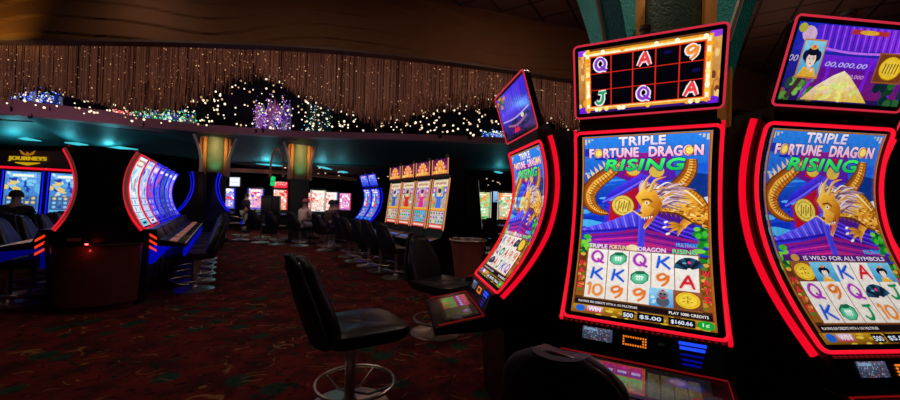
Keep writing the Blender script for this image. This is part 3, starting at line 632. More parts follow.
    if arrows:
        for sx in (-1, 1):
            for k in range(3): mb = MB(); z = .80 - .075 * k; mb.loft([[(sx * .325, -.27, z), (sx * .325, -.19, z + .055), (sx * .325, -.19, z + .085), (sx * .325, -.27, z + .03)], [(sx * .337, -.27, z), (sx * .337, -.19, z + .055), (sx * .337, -.19, z + .085), (sx * .337, -.27, z + .03)]]); mb.build('arrow_light', ARROWLED, root)
    if topper:
        mb = MB(); f = loop_path(TW - .012, TL - .0, .02); fr = [tsurf(x, s, 0) for x, s in f]; bk = [tsurf(x * .96, .01 + s * .95, -.045) for x, s in f]; mb.loft([bk, fr]); tp = mb.build('topper', BEZEL, root)
        mb = MB(); mb.tube([tsurf(x, s, .002) for x, s in loop_path(TW - .008, TL, .02)], .0048, 8, True); mb.build('topper_light', topled or PINKLED, tp)
        mb = MB(); a = tsurf(0, TL * .5, -.04); mb.loft([[(-.12, .10, ZT + .02), (.12, .10, ZT + .02), (.12, .2, ZT + .02), (-.12, .2, ZT + .02)], [(-.1, a.y + .02, a.z), (.1, a.y + .02, a.z), (.1, a.y + .09, a.z), (-.1, a.y + .09, a.z)]]); mb.build('topper_mount', MATTE, tp)
        mb = MB(); mb.box((-.3, -.01, ZT + .0), (.3, .2, TZ0 - .004)); mb.build('topper_base', MATTE, tp)
        key = ('top', id(topper))
        if key in _cache: o = _cache[key].copy(); col.objects.link(o); o.parent = tp
        else: _cache[key] = topper.build('topper_screen', lambda u, v, k: tsurf((u - .5) * (TW - .05), .024 + (TL - .048) * v, .001 + .00012 * k), tp, artmat, cuts=1)
        mb = MB(); c0 = (.0, TY1 + .06, 0); mb.lathe([(.022, TZ1 - .10), (.022, TZ1 + .0), (.026, TZ1 + .002), (.026, TZ1 + .024), (.022, TZ1 + .026), (.022, TZ1 + .05), (.027, TZ1 + .052), (.027, TZ1 + .07), (.001, TZ1 + .075)], 16, c0, 0); mb.build('beacon', GREY, tp)
    return root
G_M = [['Q', 'jade', 'Q', 'K', 'fan'], ['K', 'K', 'jade', '9', 'A'], ['10', '9', '9', 'lion', 'coin']]
G_R = [['coin', 'lady', 'K', 'A', 'lady'], ['Q', '9', 'Q', 'fan', 'J'], ['K', 'jade', 'J', '10', 'jade']]
G_L = [['K', '9', 'A', 'fan', 'coin'], ['Q', 'jade', 'A', '9', '9'], ['fan', 'A', 'J', 'K', 'Q']]
artM = art_main(G_M, 'TITLE'); artR = art_main(G_R, 'IS WILD FOR ALL SYMBOLS'); artL = art_main(G_L, 'TITLE')
tM, tR, tL = art_topper_reels(), art_topper_pagoda(), art_topper_violet()
def place(o, x, y, a): o.location = (x, y, 0); o.rotation_euler = (0, 0, a); return o
PG = 'dragon slot machines around the column'
m = place(make_curved(artM, tM), .950, 1.848, -.487); tag(m, 'slot machine with gold dragon screen and black reel grid on its topper', 'slot machine', PG)
m = place(make_curved(artL, tL), .4855, 2.540, -1.434); tag(m, 'dragon slot machine turned left, seen nearly edge on, with violet topper', 'slot machine', PG)
m = place(make_curved(artR, tR, artmat=ARTSOFT), 1.708, 1.670, .107); tag(m, 'right dragon slot machine whose topper shows a lady portrait and a gold coin', 'slot machine', PG)
m = place(make_curved(artM, tL), 2.52, 2.14, .75); tag(m, 'slot machine cut off by the right edge of the photo, behind the lady portrait machine', 'slot machine', PG)
m = place(make_curved(artR, tL), .84, 3.52, -2.33); tag(m, 'slot machine turned away behind the edge-on dragon machine, only its button deck showing', 'slot machine', PG)

# ------------------------------------------------------------------ stools
def make_stool(vin=VINYL, metal=CHROME, far=False):
    r = empty('bar_stool'); n = 14
    mb = MB(); mb.lathe([(.285, 0), (.285, .008), (.27, .016), (.12, .03), (.055, .05), (.045, .075)], 32 if not far else 20); mb.build('base_plate', metal, r)
    mb = MB(); mb.lathe([(.036, .04), (.036, .46), (.05, .48), (.05, .50)], 20); mb.build('post', metal, r)
    mb = MB(); mb.tube([(.275 * cos(2 * pi * k / 28), -.04 + .275 * sin(2 * pi * k / 28), .17) for k in range(28)], .013, 8, True)
    for a in (.6, 2.54, 4.0, 5.4): mb.tube([(.02 * cos(a), .02 * sin(a), .115), (.12 * cos(a), -.02 + .12 * sin(a), .10), (.275 * cos(a), -.04 + .275 * sin(a), .17)], .009, 6)
    mb.build('foot_ring', metal, r)
    # seat: rounded block, front = -y
    mb = MB(); rings = []
    def se(w, d, z, yc, e=4.2):
        return [(w * math.copysign(abs(cos(t)) ** (2 / e), cos(t)), yc + d * math.copysign(abs(sin(t)) ** (2 / e), sin(t)), z + (.012 * abs(cos(t)) ** 3 if z > .55 else 0)) for t in [2 * pi * k / 36 for k in range(36)]]
    for w, d, z in ((.12, .12, .478), (.20, .20, .482), (.26, .285, .505), (.28, .31, .545), (.275, .305, .580), (.245, .275, .600), (.13, .13, .596), (.002, .002, .592)): rings.append(se(w, d, z, -.065))
    mb.loft(rings); mb.build('seat', vin, r)
    # backrest: leaning padded shell, widest low down
    def back(thick, y0, wf, ztop, zbot, grow):
        mb = MB(); rg = []
        for t in [k / 12 * .84 for k in range(13)] + [.84 + .16 * sin(pi / 2 * k / 9) for k in range(1, 10)]:
            z = zbot + (ztop - zbot) * t; w = (.175 + .055 * sin(pi * min(1, t * 1.15 + .12)) - .05 * t * t) * wf
            if t > .84: w *= math.sqrt(max(.22, 1 - ((t - .84) / .175) ** 2))
            if t < .06: w *= .9
            y = y0 + .20 * t + .0 * t * t; th = thick * (.62 + .38 * sin(pi * min(1, t * .8 + .2))) * (1 if t < .9 else .7); rr = []
            for j in range(24):
                a = 2 * pi * j / 24; cx = math.copysign(abs(cos(a)) ** .55, cos(a)); sy = math.copysign(abs(sin(a)) ** .8, sin(a))
                rr.append((w * cx, y - .035 * cx * cx + th * sy, z))
            rg.append(rr)
        mb.loft(rg); return mb
    bk = back(.072, .180, 1.05, 1.085, .53, 0).build('backrest', vin, r)
    back(.036, .250, 1.10, 1.10, .50, 0).build('back_shell', MATTE, bk)
    if not far:
        mb = MB(); pts = []
        for k in range(21):
            t = k / 20 * pi; pts.append((.135 * cos(t), .405 - .02 * cos(t) ** 2 + .012 * sin(t), 1.02 + .075 * sin(t)))
        mb.tube(pts, .007, 6); mb.build('piping', mat('glossy_piping', (.03, .03, .035), .18), bk)
    return r
st0 = make_stool()
tag(place(st0, -.67, 2.65, yaw_of(Vector((.83, .55, 0)))), 'large black vinyl stool alone on the carpet in the foreground, turned right', 'stool', 'black vinyl slot stools')
def stool(x, y, front, label, group='black vinyl slot stools'):
    o = copy_tree(st0); place(o, x, y, yaw_of(Vector(front))); tag(o, label, 'stool', group); return o
stool(.50, 1.25, (.56, .83, 0), 'nearest black stool, only the top of its glossy backrest showing below the dragon screen')
stool(-.12, 4.24, (.72, -.69, 0), 'dark leather stool whose pale round base shows below the button deck at the centre')

# ------------------------------------------------------------------ upright machine bank
def make_upright(art, topper, led, artmat, side=True):
    root = empty('slot_machine'); zt = 2.36 if topper else 2.03
    mb = MB(); mb.loft([[(-.35, f, z), (.35, f, z), (.35, .34, z), (-.35, .34, z)] for z, f in ((0, -.12), (.1, -.12), (.11, -.16), (.72, -.18), (.95, -.10), (1.0, -.075), (1.96, .045), (2.0, .05), (2.02, .03), (zt, .03))]); mb.build('cabinet', BLACK, root)
    mp = lambda x, t, off=0: Vector((x, -.08 + .125 * t - off, .955 + 1.005 * t + off * .12))
    mb = MB(); mb.loft([[mp(-.31, 0, -.01), mp(.31, 0, -.01), mp(.31, 1, -.01), mp(-.31, 1, -.01)], [mp(-.31, 0, .006), mp(.31, 0, .006), mp(.31, 1, .006), mp(-.31, 1, .006)]]); mb.build('bezel', BEZEL, root)
    k = ('u', id(art))
    if k in _cache: o = _cache[k].copy(); col.objects.link(o); o.parent = root
    else: _cache[k] = art.build('display', lambda u, v, kk: mp((u - .5) * .57, .02 + .96 * v, .0075 + .0002 * kk), root, artmat, cuts=1)
    for sx in (-1, 1):
        mb = MB(); a = sx * .325; mb.tube([mp(a, 0, .008), mp(a, 1, .008)], .014, 6); mb.build('side_light', led, root)
    if topper:
        tp = MB().box((-.33, .0, 2.032), (.33, .04, 2.355)).build('topper', BEZEL, root, bevel=.006)
        k = ('ut', id(topper))
        if k in _cache: o = _cache[k].copy(); col.objects.link(o); o.parent = tp
        else: _cache[k] = topper.build('topper_screen', lambda u, v, kk: Vector(((u - .5) * .57, -.002 - .0002 * kk, 2.04 + .30 * v)), tp, artmat, cuts=1)
        for sx in (-1, 1): mb = MB(); mb.tube([(sx * .31, -.003, 2.04), (sx * .31, -.003, 2.345)], .013, 6); mb.build('topper_light', led, tp)
        mb = MB(); mb.lathe([(.025, 2.35), (.025, 2.40), (.035, 2.405), (.035, 2.44), (.001, 2.45)], 12, (0, .15, 0)); mb.build('beacon', GREY, root)
    dk = MB().loft([[(-.34, -.46, .70), (.34, -.46, .70), (.34, -.46, .745), (-.34, -.46, .745)], [(-.34, -.12, .74), (.34, -.12, .74), (.34, -.12, .84), (-.34, -.12, .84)]]).build('button_deck', BLACK, root, bevel=.006)
    mb = MB()
    for i in range(5): x = -.24 + .12 * i; mb.box((x - .04, -.36, .755), (x + .04, -.29, .79))
    mb.build('button', mat('lit_button', (.05, .05, .1), .3, emit=rgb(90, 120, 225), strength=.55), dk)
    return root
fb = [art_fortune(i) for i in range(4)]; sb = [art_sunburst(i) for i in range(4)]
order = ['nearest', 'second', 'third', 'farthest']
looks = ['blue dancer', 'magenta dancer', 'red dancer', 'dark blue dancer']
yR = yaw_of(-BX)
for i in range(4):
    p = Vector((-.21, 7.3, 0)) + AX * (.745 * i)
    m = place(make_upright(fb[(3, 2, 1, 0)[i]], sb[i], ORSTRIP, ART), p.x, p.y, yR); tag(m, f'{order[i]} of the four sunburst-topped slot machines, {looks[i]} on its screen', 'slot machine', 'bank of four sunburst slot machines')
artW = art_any(31, (150, 150, 90), [(60, 170, 60), (230, 140, 40), (240, 240, 220), (220, 60, 50)])
for i in range(2):
    p = Vector((-.21, 7.3, 0)) + AX * (.745 * i) + BX * .72
    m = place(make_upright(artW, None, DIMWHITE, ARTFAR), p.x, p.y, yaw_of(BX)); tag(m, ['slot machine behind the nearest sunburst machine, only its white edge light showing', 'slot machine back to back with the second sunburst machine, hidden but for its top'][i], 'slot machine')
# two blue-edged machines farther along the same line
artB = art_any(5, (30, 60, 190), [(60, 150, 240), (230, 60, 90), (240, 240, 245), (60, 200, 190), (250, 190, 60), (120, 80, 230)], (90, 150, 235))
tB = art_any(6, (40, 70, 215), [(120, 200, 250), (240, 240, 250), (200, 60, 160)], asp=2.02, reels=False)
for i in range(2):
    p = Vector((-.21, 7.3, 0)) + AX * (4.0 + .72 * i) + BX * .12
    m = place(make_curved(artB, tB, BLUELED, BLUELED, ART, chin=False, topled=BLUELED), p.x, p.y, yR); tag(m, ['nearer of two blue-lit curved machines beyond the sunburst bank', 'farther of two blue-lit curved machines beyond the sunburst bank'][i], 'slot machine', 'blue lit machines beyond the sunburst bank')
rowst = [onfloor(396, 277.5), onfloor(380, 270.5), onfloor(368.5, 265.5), onfloor(356.5, 261), onfloor(349, 256.5)]
nth = ['nearest', 'second', 'third', 'fourth', 'fifth', 'sixth', 'farthest']
for i, p in enumerate(rowst): stool(p.x, p.y, (.80, .6, 0), f'{nth[i]} black stool in the line along the sunburst machines', 'black stools along the sunburst bank')

# ------------------------------------------------------------------ left pod, two rows back to back
E0 = Vector((-4.42, 4.72, 0)); set_profile(-.13, .05, -.07)
pal = [((170, 200, 215), [(240, 240, 245), (80, 200, 220), (250, 250, 250), (190, 150, 120), (60, 160, 230)], REDLED, SALMON),
       ((150, 170, 220), [(230, 230, 245), (60, 100, 230), (210, 190, 230), (150, 200, 240)], PINKLED, None),
       ((60, 60, 210), [(120, 120, 245), (220, 60, 90), (60, 40, 200), (200, 200, 250)], BLUELED, None),
       ((50, 60, 170), [(90, 100, 220), (40, 40, 150), (200, 90, 160)], BLUELED, None),
       ((25, 30, 80), [(60, 70, 150), (40, 110, 150), (90, 60, 150)], BLUELED, None),
       ((35, 50, 110), [(70, 110, 190), (90, 60, 180), (160, 170, 220)], BLUELED, None),
       ((60, 60, 150), [(120, 120, 230), (190, 90, 120), (220, 220, 240)], BLUELED, None)]
nthm = ['first', 'second', 'third', 'fourth', 'fifth', 'sixth', 'last']
for i in range(7):
    bg, ac, led, sp = pal[i]; a = art_any(40 + i, bg, ac, tuple(min(255, v + 40) for v in bg))
    for side in (1, -1):
        p = E0 + AX * (.36 + .70 * i) + BX * (side * .305)
        m = make_curved(a, None, REDLED if i == 0 else led, REDLED if i == 0 else led, ART, chin=False, arrows=(i == 0), under=BLUEGLOW if side > 0 else BLUEFAINT, sidepanel=sp, depth=.27)
        place(m, p.x, p.y, yaw_of(BX * side)); m.scale = (1, 1, 1.08)
        tag(m, f'{nthm[i]} machine from the camera in the blue-glowing right row of left pod' if side > 0 else f'{nthm[i]} machine from the camera in the far left row of the left pod, facing left', 'slot machine', 'machines of the left pod')
# end panel of the pod: black upper, dark red base
ep = empty('pod_end_panel', E0 + AX * -.02, yaw_of(-AX))
mb = MB()
rg = []
for k in range(25):
    s = ARC * k / 24; p = surf(0, s, -.045); h = .305 - p.y; rg.append([(-h, -.012, p.z * 1.08), (h, -.012, p.z * 1.08), (h, .012, p.z * 1.08), (-h, .012, p.z * 1.08)])
rg.insert(0, [(-.49, -.012, .85), (.49, -.012, .85), (.49, .012, .85), (-.49, .012, .85)])
mb.loft(rg); mb.build('upper_panel', BLACK, ep)
mb = MB(); mb.loft([[(w * cos(t), .02 - d * sin(t), z) for t in [pi * k / 24 for k in range(25)]] for z, w, d in ((0, .36, .14), (.08, .36, .14), (.09, .40, .20), (.50, .42, .21), (.83, .44, .22))]); mb.build('base_panel', WOODRED, ep)
MB().box((-.28, -.03, .87), (-.16, -.014, .91)).build('label_plate', mat('dull_red_plate', (.2, .06, .05), .5), ep)
mb = MB(); mb.tube([(.45 * cos(t), .02 - .23 * sin(t), .835) for t in [pi * k / 24 for k in range(25)]], .01, 8); mb.build('trim_strip', DARKMETAL, ep)
mb = MB(); mb.lathe([(.01, 0), (.016, .004), (.016, .012), (.001, .016)], 12, (-.06, -.225, .845)); mb.build('indicator_lamp', mat('red_lamp', (.1, 0, 0), .3, emit=rgb(255, 60, 60), strength=12), ep)
tag(ep, 'black end panel with dark red laminate base closing the left pod between two red arcs', 'panel')
for i in range(6):
    p = E0 + AX * (.80 + .70 * i) + BX * .97
    stool(p.x, p.y, -BX, f'{nth[i]} black stool along the blue-glowing right side of the left pod', 'stools at the left pod right side')
for i in range(5):
    p = E0 + AX * (.70 + .72 * i) - BX * 1.0
    stool(p.x, p.y, BX, f'{nth[i]} dark stool on the left side of the left pod', 'stools at the left pod left side')

set_profile(-.235, .028, 0.0)
# ------------------------------------------------------------------ second pod, blue lit, below the first far column
artC = art_any(61, (60, 60, 200), [(240, 240, 250), (230, 60, 70), (80, 190, 240), (250, 210, 120)])
P2 = at(205, 200, 10.9); P2.z = 0
for side, lb in ((-1, 'left'), (1, 'right')):
    p = P2 + BX * (side * .375)
    m = place(make_curved(artC, None, BLUELED, BLUELED, ART, chin=False, under=BLUEGLOW), p.x, p.y, yaw_of(BX * side)); m.scale = (1, 1, 1.16)
    tag(m, f'{lb} machine of the blue-lit back to back pair under the first far column', 'slot machine', 'blue lit pair under the column')
# ------------------------------------------------------------------ blue row at far left
artD = art_any(71, (40, 100, 175), [(90, 170, 215), (190, 215, 235), (30, 60, 160), (60, 130, 190), (120, 190, 225), (215, 190, 110)], (70, 110, 160))
for i in range(4):
    p = at(22, 200, 8.7) + BX * (.74 * (i - 1)); p.z = 0
    m = make_upright(artD, None, BLUELED, ARTFAR); place(m, p.x, p.y, yaw_of(-AX))
    mb = MB(); mb.box((-.36, .0, 2.0), (.36, .06, 2.05)); mb.build('crown_light', REDLED, m)
    tag(m, ['leftmost', 'second from the left', 'third from the left', 'rightmost'][i] + ' of the blue framed machines under the red light bar', 'slot machine', 'blue framed machines at far left')
for i in range(3):
    if i != 1: continue
    p = at(12, 200, 7.25) + BX * (.76 * i); p.z = 0
    stool(p.x, p.y, AX, 'empty dark stool beside the person in black at far left')

# ------------------------------------------------------------------ far machines
def far_machine(px, Y, bg, acc, led, label, seed, topped=False, front=None, scale=1):
    a = art_any(seed, bg, acc, tuple(min(255, v + 60) for v in bg)); p = at(px, 200, Y); p.z = 0
    m = make_upright(a, art_any(seed + 1, acc[0], acc, asp=1.75, reels=False) if topped else None, led, ARTFAR)
    f = Vector((-p.x, -p.y, 0)).normalized() if front is None else Vector(front)
    place(m, p.x, p.y, yaw_of(f)); tag(m, label, 'slot machine'); return m
W_ = (250, 245, 240)
far_machine(227, 18, (120, 120, 200), [W_, (60, 90, 230), (230, 60, 70)], BLUELED, 'far machine with white and blue screen left of the standing person', 80)
far_machine(255.5, 17.6, (190, 130, 170), [W_, (240, 60, 60), (60, 80, 240), (250, 150, 120)], BLUELED, 'far machine with red and blue edges just right of the standing person', 82)
far_machine(280, 18.2, (240, 130, 110), [(230, 30, 50), W_, (250, 180, 140)], REDLED, 'far machine with glowing red crown between the black kiosk and the column', 84, True)
far_machine(318, 17.2, (250, 180, 165), [W_, (240, 90, 90), (250, 215, 190)], WHITELED, 'far machine with bright white side lights right of the second column', 86)
far_machine(331, 20, (60, 110, 190), [W_, (60, 200, 220), (70, 80, 220), (250, 200, 120)], CYANLED, 'far blue machine behind the seated players, left one', 88)
far_machine(345, 21.6, (190, 110, 160), [W_, (240, 140, 150), (200, 80, 200)], PINKLED, 'far pink machine behind the seated players', 90)
far_machine(308, 22, (250, 120, 110), [W_, (240, 60, 70)], PINKLED, 'far pink machine just right of the second column, behind the white lit one', 96)
far_machine(482, 13.5, (120, 180, 120), [(110, 190, 90), W_, (70, 160, 110), (230, 150, 70), (150, 200, 120)], WHITELED, 'far machine with green and orange screen beside the edge of the sunburst bank', 92)
far_machine(507, 13.7, (170, 160, 120), [W_, (240, 130, 60), (80, 180, 120)], WHITELED, 'far machine half hidden by the edge-on dragon machine', 94)
p = at(492, 222, 11.5); stool(p.x, p.y, (.3, .95, 0), 'dark stool in front of the far green and orange machine')
p = at(470, 222, 12.3); stool(p.x, p.y, (.2, .97, 0), 'dark stool just right of the wooden bin, far behind it')
# wall screens
def tv(x0, y0, x1, y1, Y, art, label, name='wall_screen'):
    a, b = at(x0, y1, Y), at(x1, y0, Y); r = empty(name, (a.x, Y, a.z))
    w, h = b.x - a.x, b.z - a.z
    MB().box((-.04, .003, -.04), (w + .04, .08, h + .04)).build('housing', MATTE, r, bevel=.01)
    art.build('screen', lambda u, v, k: Vector((u * w, -.0003 * k, v * h)), r, ARTFAR, cuts=1); tag(r, label, 'screen'); return r
c = Canvas(3.2); c.rect(0, 0, 1, 1, (20, 150, 215)); c.rect(.48, 0, 1, 1, (215, 225, 250)); c.ell(.25, .5, .6, .2, (90, 190, 225), 14, .2); c.stroke([(.1, .3), (.3, .6), (.45, .7)], .08, (40, 90, 170)); c.rect(.55, .3, .9, .7, (240, 240, 255)); c.rect(.05, .05, .45, .2, (30, 190, 235))
tv(15, 168.5, 47, 177, 10.6, c, 'wide cyan and white wall screen below the yellow sign at far left')
c = Canvas(1.6); c.rect(0, 0, 1, 1, (215, 220, 240)); c.rect(.1, .15, .9, .85, (245, 245, 255)); c.rect(.15, .4, .85, .5, (190, 200, 225))
tv(229.5, 177.5, 240, 186, 16, c, 'bright white hanging screen above the far machines left of the standing person')
c = Canvas(2.1); c.rect(0, 0, 1, 1, (110, 150, 200), (150, 190, 230)); c.ell(.5, .5, .6, .2, (170, 205, 235)); c.rect(.1, .1, .9, .2, (60, 90, 150))
tv(493, 192, 513, 202, 15.2, c, 'pale blue screen above the far machines right of the sunburst bank')

# ------------------------------------------------------------------ wooden bin
b = empty('waste_bin', (at(469, 200, 6.3).x, 6.3, 0))
mb = MB(); mb.loft([[(r * math.copysign(abs(cos(t)) ** .6, cos(t)), r * math.copysign(abs(sin(t)) ** .6, sin(t)), z) for t in [2 * pi * k / 28 for k in range(28)]] for r, z in ((.17, 0), (.17, .05), (.29, .84), (.29, .86), (.26, .86), (.25, .80))], cap=True); mb.build('body', WOODBIN, b)
mb = MB(); mb.tube([(.30 * math.copysign(abs(cos(t)) ** .6, cos(t)), .30 * math.copysign(abs(sin(t)) ** .6, sin(t)), .87) for t in [2 * pi * k / 28 for k in range(28)]], .016, 8, True); mb.build('rim', CHROME, b)
mb = MB(); rr = random.Random(3)
for k in range(16): sphere_into(mb, (rr.uniform(-.2, .2), rr.uniform(-.2, .2), .87), .04, 7, 5)
tag(mb.build('pebbles', mat('grey_pebbles', (.3, .29, .28), .5), b), kind='stuff')
tag(b, 'tapered red-brown wooden bin with a metal rim behind the edge-on dragon machine', 'bin')

# ------------------------------------------------------------------ people
def skin_obj(name, pts, edges, m, parent, sub=1):
    me = bpy.data.meshes.new(name); me.from_pydata([p[:3] for p in pts], edges, [])
    o = bpy.data.objects.new(name, me); col.objects.link(o)
    md = o.modifiers.new('skin', 'SKIN'); md.use_smooth_shade = True
    for i, p in enumerate(pts):
        r = p[3] if len(p) > 3 else .05; r2 = p[4] if len(p) > 4 else r
        me.skin_vertices[0].data[i].radius = (r, r2)
    me.skin_vertices[0].data[0].use_root = True
    s = o.modifiers.new('sub', 'SUBSURF'); s.levels = sub; s.render_levels = sub
    dg = bpy.context.evaluated_depsgraph_get(); me2 = bpy.data.meshes.new_from_object(o.evaluated_get(dg)); me2.name = name
    o.modifiers.clear(); o.data = me2; bpy.data.meshes.remove(me); me2.materials.clear(); me2.materials.append(m)
    o.parent = parent; return o
SKIN = mat('skin', (.42, .25, .18), .55)
def person(loc, rz, label, top, trou, hair, seated=False, cap=None, hood=False):
    """faces -y locally; standing height about 1.72"""
    r = empty('person', loc, rz); r['label'] = label; r['category'] = 'person'
    hz = .92 if not seated else .68
    if seated:
        hips = [(0, 0, hz), (.1, 0, hz - .01), (.13, -.42, hz - .02), (.13, -.44, hz - .42), (.13, -.55, hz - .48), (-.1, 0, hz - .01), (-.13, -.42, hz - .02), (-.13, -.44, hz - .42), (-.13, -.55, hz - .48)]
    else:
        hips = [(0, 0, hz), (.09, 0, hz - .06), (.105, -.02, .5), (.11, .03, .09), (.12, -.12, .035), (-.09, 0, hz - .06), (-.10, .03, .5), (-.11, .10, .09), (-.12, -.05, .035)]
    hr = [.13, .095, .065, .045, .035, .095, .065, .045, .035]
    lean = -.10 if seated else 0
    tor = [(0, lean * .4, hz + .2), (0, lean, hz + .44), (0, lean - .01, hz + .54), (0, lean - .03, hz + .66), (0, lean - .035, hz + .76)]
    tr = [.125, .145, .055, .085, .07]
    arms = []
    for s in (1, -1):
        if seated: arms += [(s * .19, lean, hz + .44), (s * .26, lean - .12, hz + .2), (s * .16, lean - .36, hz + .14), (s * .15, lean - .44, hz + .14)]
        else: arms += [(s * .19, 0, hz + .44), (s * .25, .02, hz + .16), (s * .25, -.08, hz - .06), (s * .25, -.11, hz - .14)]
    ar = [.06, .048, .036, .032] * 2
    P = [(*p, q) for p, q in zip(hips + tor + arms, hr + tr + ar)]
    E = [(0, 1), (1, 2), (2, 3), (3, 4), (0, 5), (5, 6), (6, 7), (7, 8), (0, 9), (9, 10), (10, 11), (11, 12), (12, 13), (10, 14), (14, 15), (15, 16), (16, 17), (10, 18), (18, 19), (19, 20), (20, 21)]
    body = skin_obj('body', P, E, SKIN, r)
    hp = tor[3]
    mb = MB(); mb.loft([[(.012 * cos(t), hp[1] - .085 + dy + .012 * sin(t), hp[2] + dz) for t in (0, 2.1, 4.2)] for dy, dz in ((.01, .05), (-.02, .0), (.01, -.015))]); mb.build('nose', SKIN, r)
    for s in (1, -1): mb = MB(); sphere_into(mb, (s * .083, hp[1], hp[2] + .02), .025, 8, 6); mb.build('ear', SKIN, r)
    g = 1.22
    skin_obj('trousers', [(*p, q * g) for p, q in zip([h for i, h in enumerate(hips) if i not in (4, 8)], [.13, .095, .065, .05, .095, .065, .05])], [(0, 1), (1, 2), (2, 3), (0, 4), (4, 5), (5, 6)], trou, r)
    T = [(0, 0, hz + .0, .15)] + [(*tor[0], .15), (*tor[1], .165), (*tor[2], .075)] + [(*a, q * 1.25) for i, (a, q) in enumerate(zip(arms, ar)) if i not in (3, 7)]
    skin_obj('jacket', T, [(0, 1), (1, 2), (2, 3), (2, 4), (4, 5), (5, 6), (2, 7), (7, 8), (8, 9)], top, r)
    mb = MB(); cz = hp[2] + .03
    mb.lathe([(.108 * math.sqrt(max(.02, 1 - ((z - .0) / .125) ** 2)), z) for z in (-.02, .03, .07, .1, .12)], 16, (0, hp[1] + .015, cz)); hh = mb.build('hair', hair, r)
    if cap:
        mb = MB(); mb.lathe([(.118, .02), (.118, .06), (.10, .10), (.05, .13), (.002, .135)], 18, (0, hp[1] + .0, cz)); mb.loft([[(-.08, hp[1] - .09, cz + .03), (.08, hp[1] - .09, cz + .03), (.08, hp[1] - .09, cz + .045), (-.08, hp[1] - .09, cz + .045)], [(-.05, hp[1] - .19, cz + .015), (.05, hp[1] - .19, cz + .015), (.05, hp[1] - .19, cz + .025), (-.05, hp[1] - .19, cz + .025)]]); mb.build('cap', cap, r)
    for i, s in ((4, 1), (8, -1)):
        h = hips[i]; mb = MB(); mb.loft([[(h[0] - .045, h[1] - .1, h[2] - .035), (h[0] + .045, h[1] - .1, h[2] - .035), (h[0] + .04, h[1] - .08, h[2] + .02), (h[0] - .04, h[1] - .08, h[2] + .02)], [(h[0] - .045, h[1] + .17, h[2] - .035), (h[0] + .045, h[1] + .17, h[2] - .035), (h[0] + .045, h[1] + .17, h[2] + .07), (h[0] - .045, h[1] + .17, h[2] + .07)]]); mb.build('shoe', MATTE, r, bevel=.015)
    return r
DARKCLOTH = mat('black_cloth', (.012, .012, .014), .9); GREYCLOTH = mat('grey_denim', (.35, .33, .35), .9); CREAM = mat('cream_fleece', (.7, .6, .48), .95); NAVY = mat('navy_cloth', (.02, .02, .035), .9)
HAIR = mat('dark_hair', (.015, .01, .008), .7); REDCAP = mat('faded_red_cloth', (.45, .10, .11), .85); BROWN = mat('brown_cloth', (.05, .03, .025), .9)
p = onfloor(245, 232.5); person((p.x, p.y, 0), 2.6, 'person in black top and grey trousers standing in the far aisle, seen from behind', DARKCLOTH, GREYCLOTH, HAIR)
def sitter(px, Y, front, label, *a, **k):
    p = at(px, 200, Y); f = Vector(front).normalized(); s = stool(p.x, p.y, f, k.pop('sl'), 'stools of the seated players'); 
    p = p + f * .06; return person((p.x, p.y, .015), yaw_of(f), label, *a, seated=True, **k)
sitter(301, 12.0, (.5, .85, 0), 'person in cream hooded jacket and faded red cap sitting at the far machines', CREAM, GREYCLOTH, HAIR, cap=REDCAP, sl='dark stool under the person in the cream jacket')
sitter(333, 12.0, (.3, .95, 0), 'person in dark jacket sitting right of the cream jacket, seen from behind', DARKCLOTH, NAVY, HAIR, sl='dark stool under the person right of the cream jacket')
sitter(327, 11.0, (.6, .8, 0), 'person in brown jacket sitting in front of the blue-lit curved machines', BROWN, NAVY, HAIR, sl='dark stool under the person in the brown jacket')
sitter(12, 7.25, (-.52, .854, 0), 'person in black sitting at the blue framed machines at far left, seen from behind', DARKCLOTH, NAVY, HAIR, sl='dark stool under the person at far left')
for i, (px, Y) in enumerate(((279, 12.2), (262, 12.6), (353, 13.7))): p = at(px, 200, Y); stool(p.x, p.y, (.4, .9, 0), ['empty dark stool between the black kiosk and the cream-jacketed person', 'empty dark stool in front of the black kiosk, left of the green lamps', 'empty dark stool behind the seated people, right of the second column'][i], 'empty far stools')
p = at(242, 200, 13.2); stool(p.x, p.y, (-.8, -.3, 0), 'dark stool on the far aisle left of the standing person')

# black kiosk and green beacon pole
p = onfloor(270, 233.5); k = empty('kiosk', p, .3)
MB().box((-.36, -.25, 0), (.36, .25, 1.62)).build('cabinet', BLACK, k, bevel=.03); MB().box((-.32, -.262, .9), (.32, -.249, 1.5)).build('back_plate', MATTE, k, bevel=.01); MB().box((-.3, -.268, .15), (.3, -.25, .8)).build('door', MATTE, k, bevel=.01)
tag(k, 'tall black kiosk standing in the far aisle between red and blue machines', 'kiosk')
p = onfloor(271, 235.5); k = empty('beacon_pole', p)
mb = MB(); mb.lathe([(.14, 0), (.14, .02), (.03, .04), (.025, 2.0), (.025, 2.02)], 16); mb.build('pole', DARKMETAL, k)
for z in (2.02, 2.22): mb = MB(); mb.lathe([(.085, z), (.09, z + .01), (.09, z + .16), (.085, z + .17)], 18); mb.build('green_lamp', GREENLED, k)
mb = MB(); mb.lathe([(.03, 2.39), (.05, 2.41), (.001, 2.44)], 14); mb.build('cap', DARKMETAL, k)
tag(k, 'thin pole carrying two glowing green lamps before the black kiosk', 'lamp')
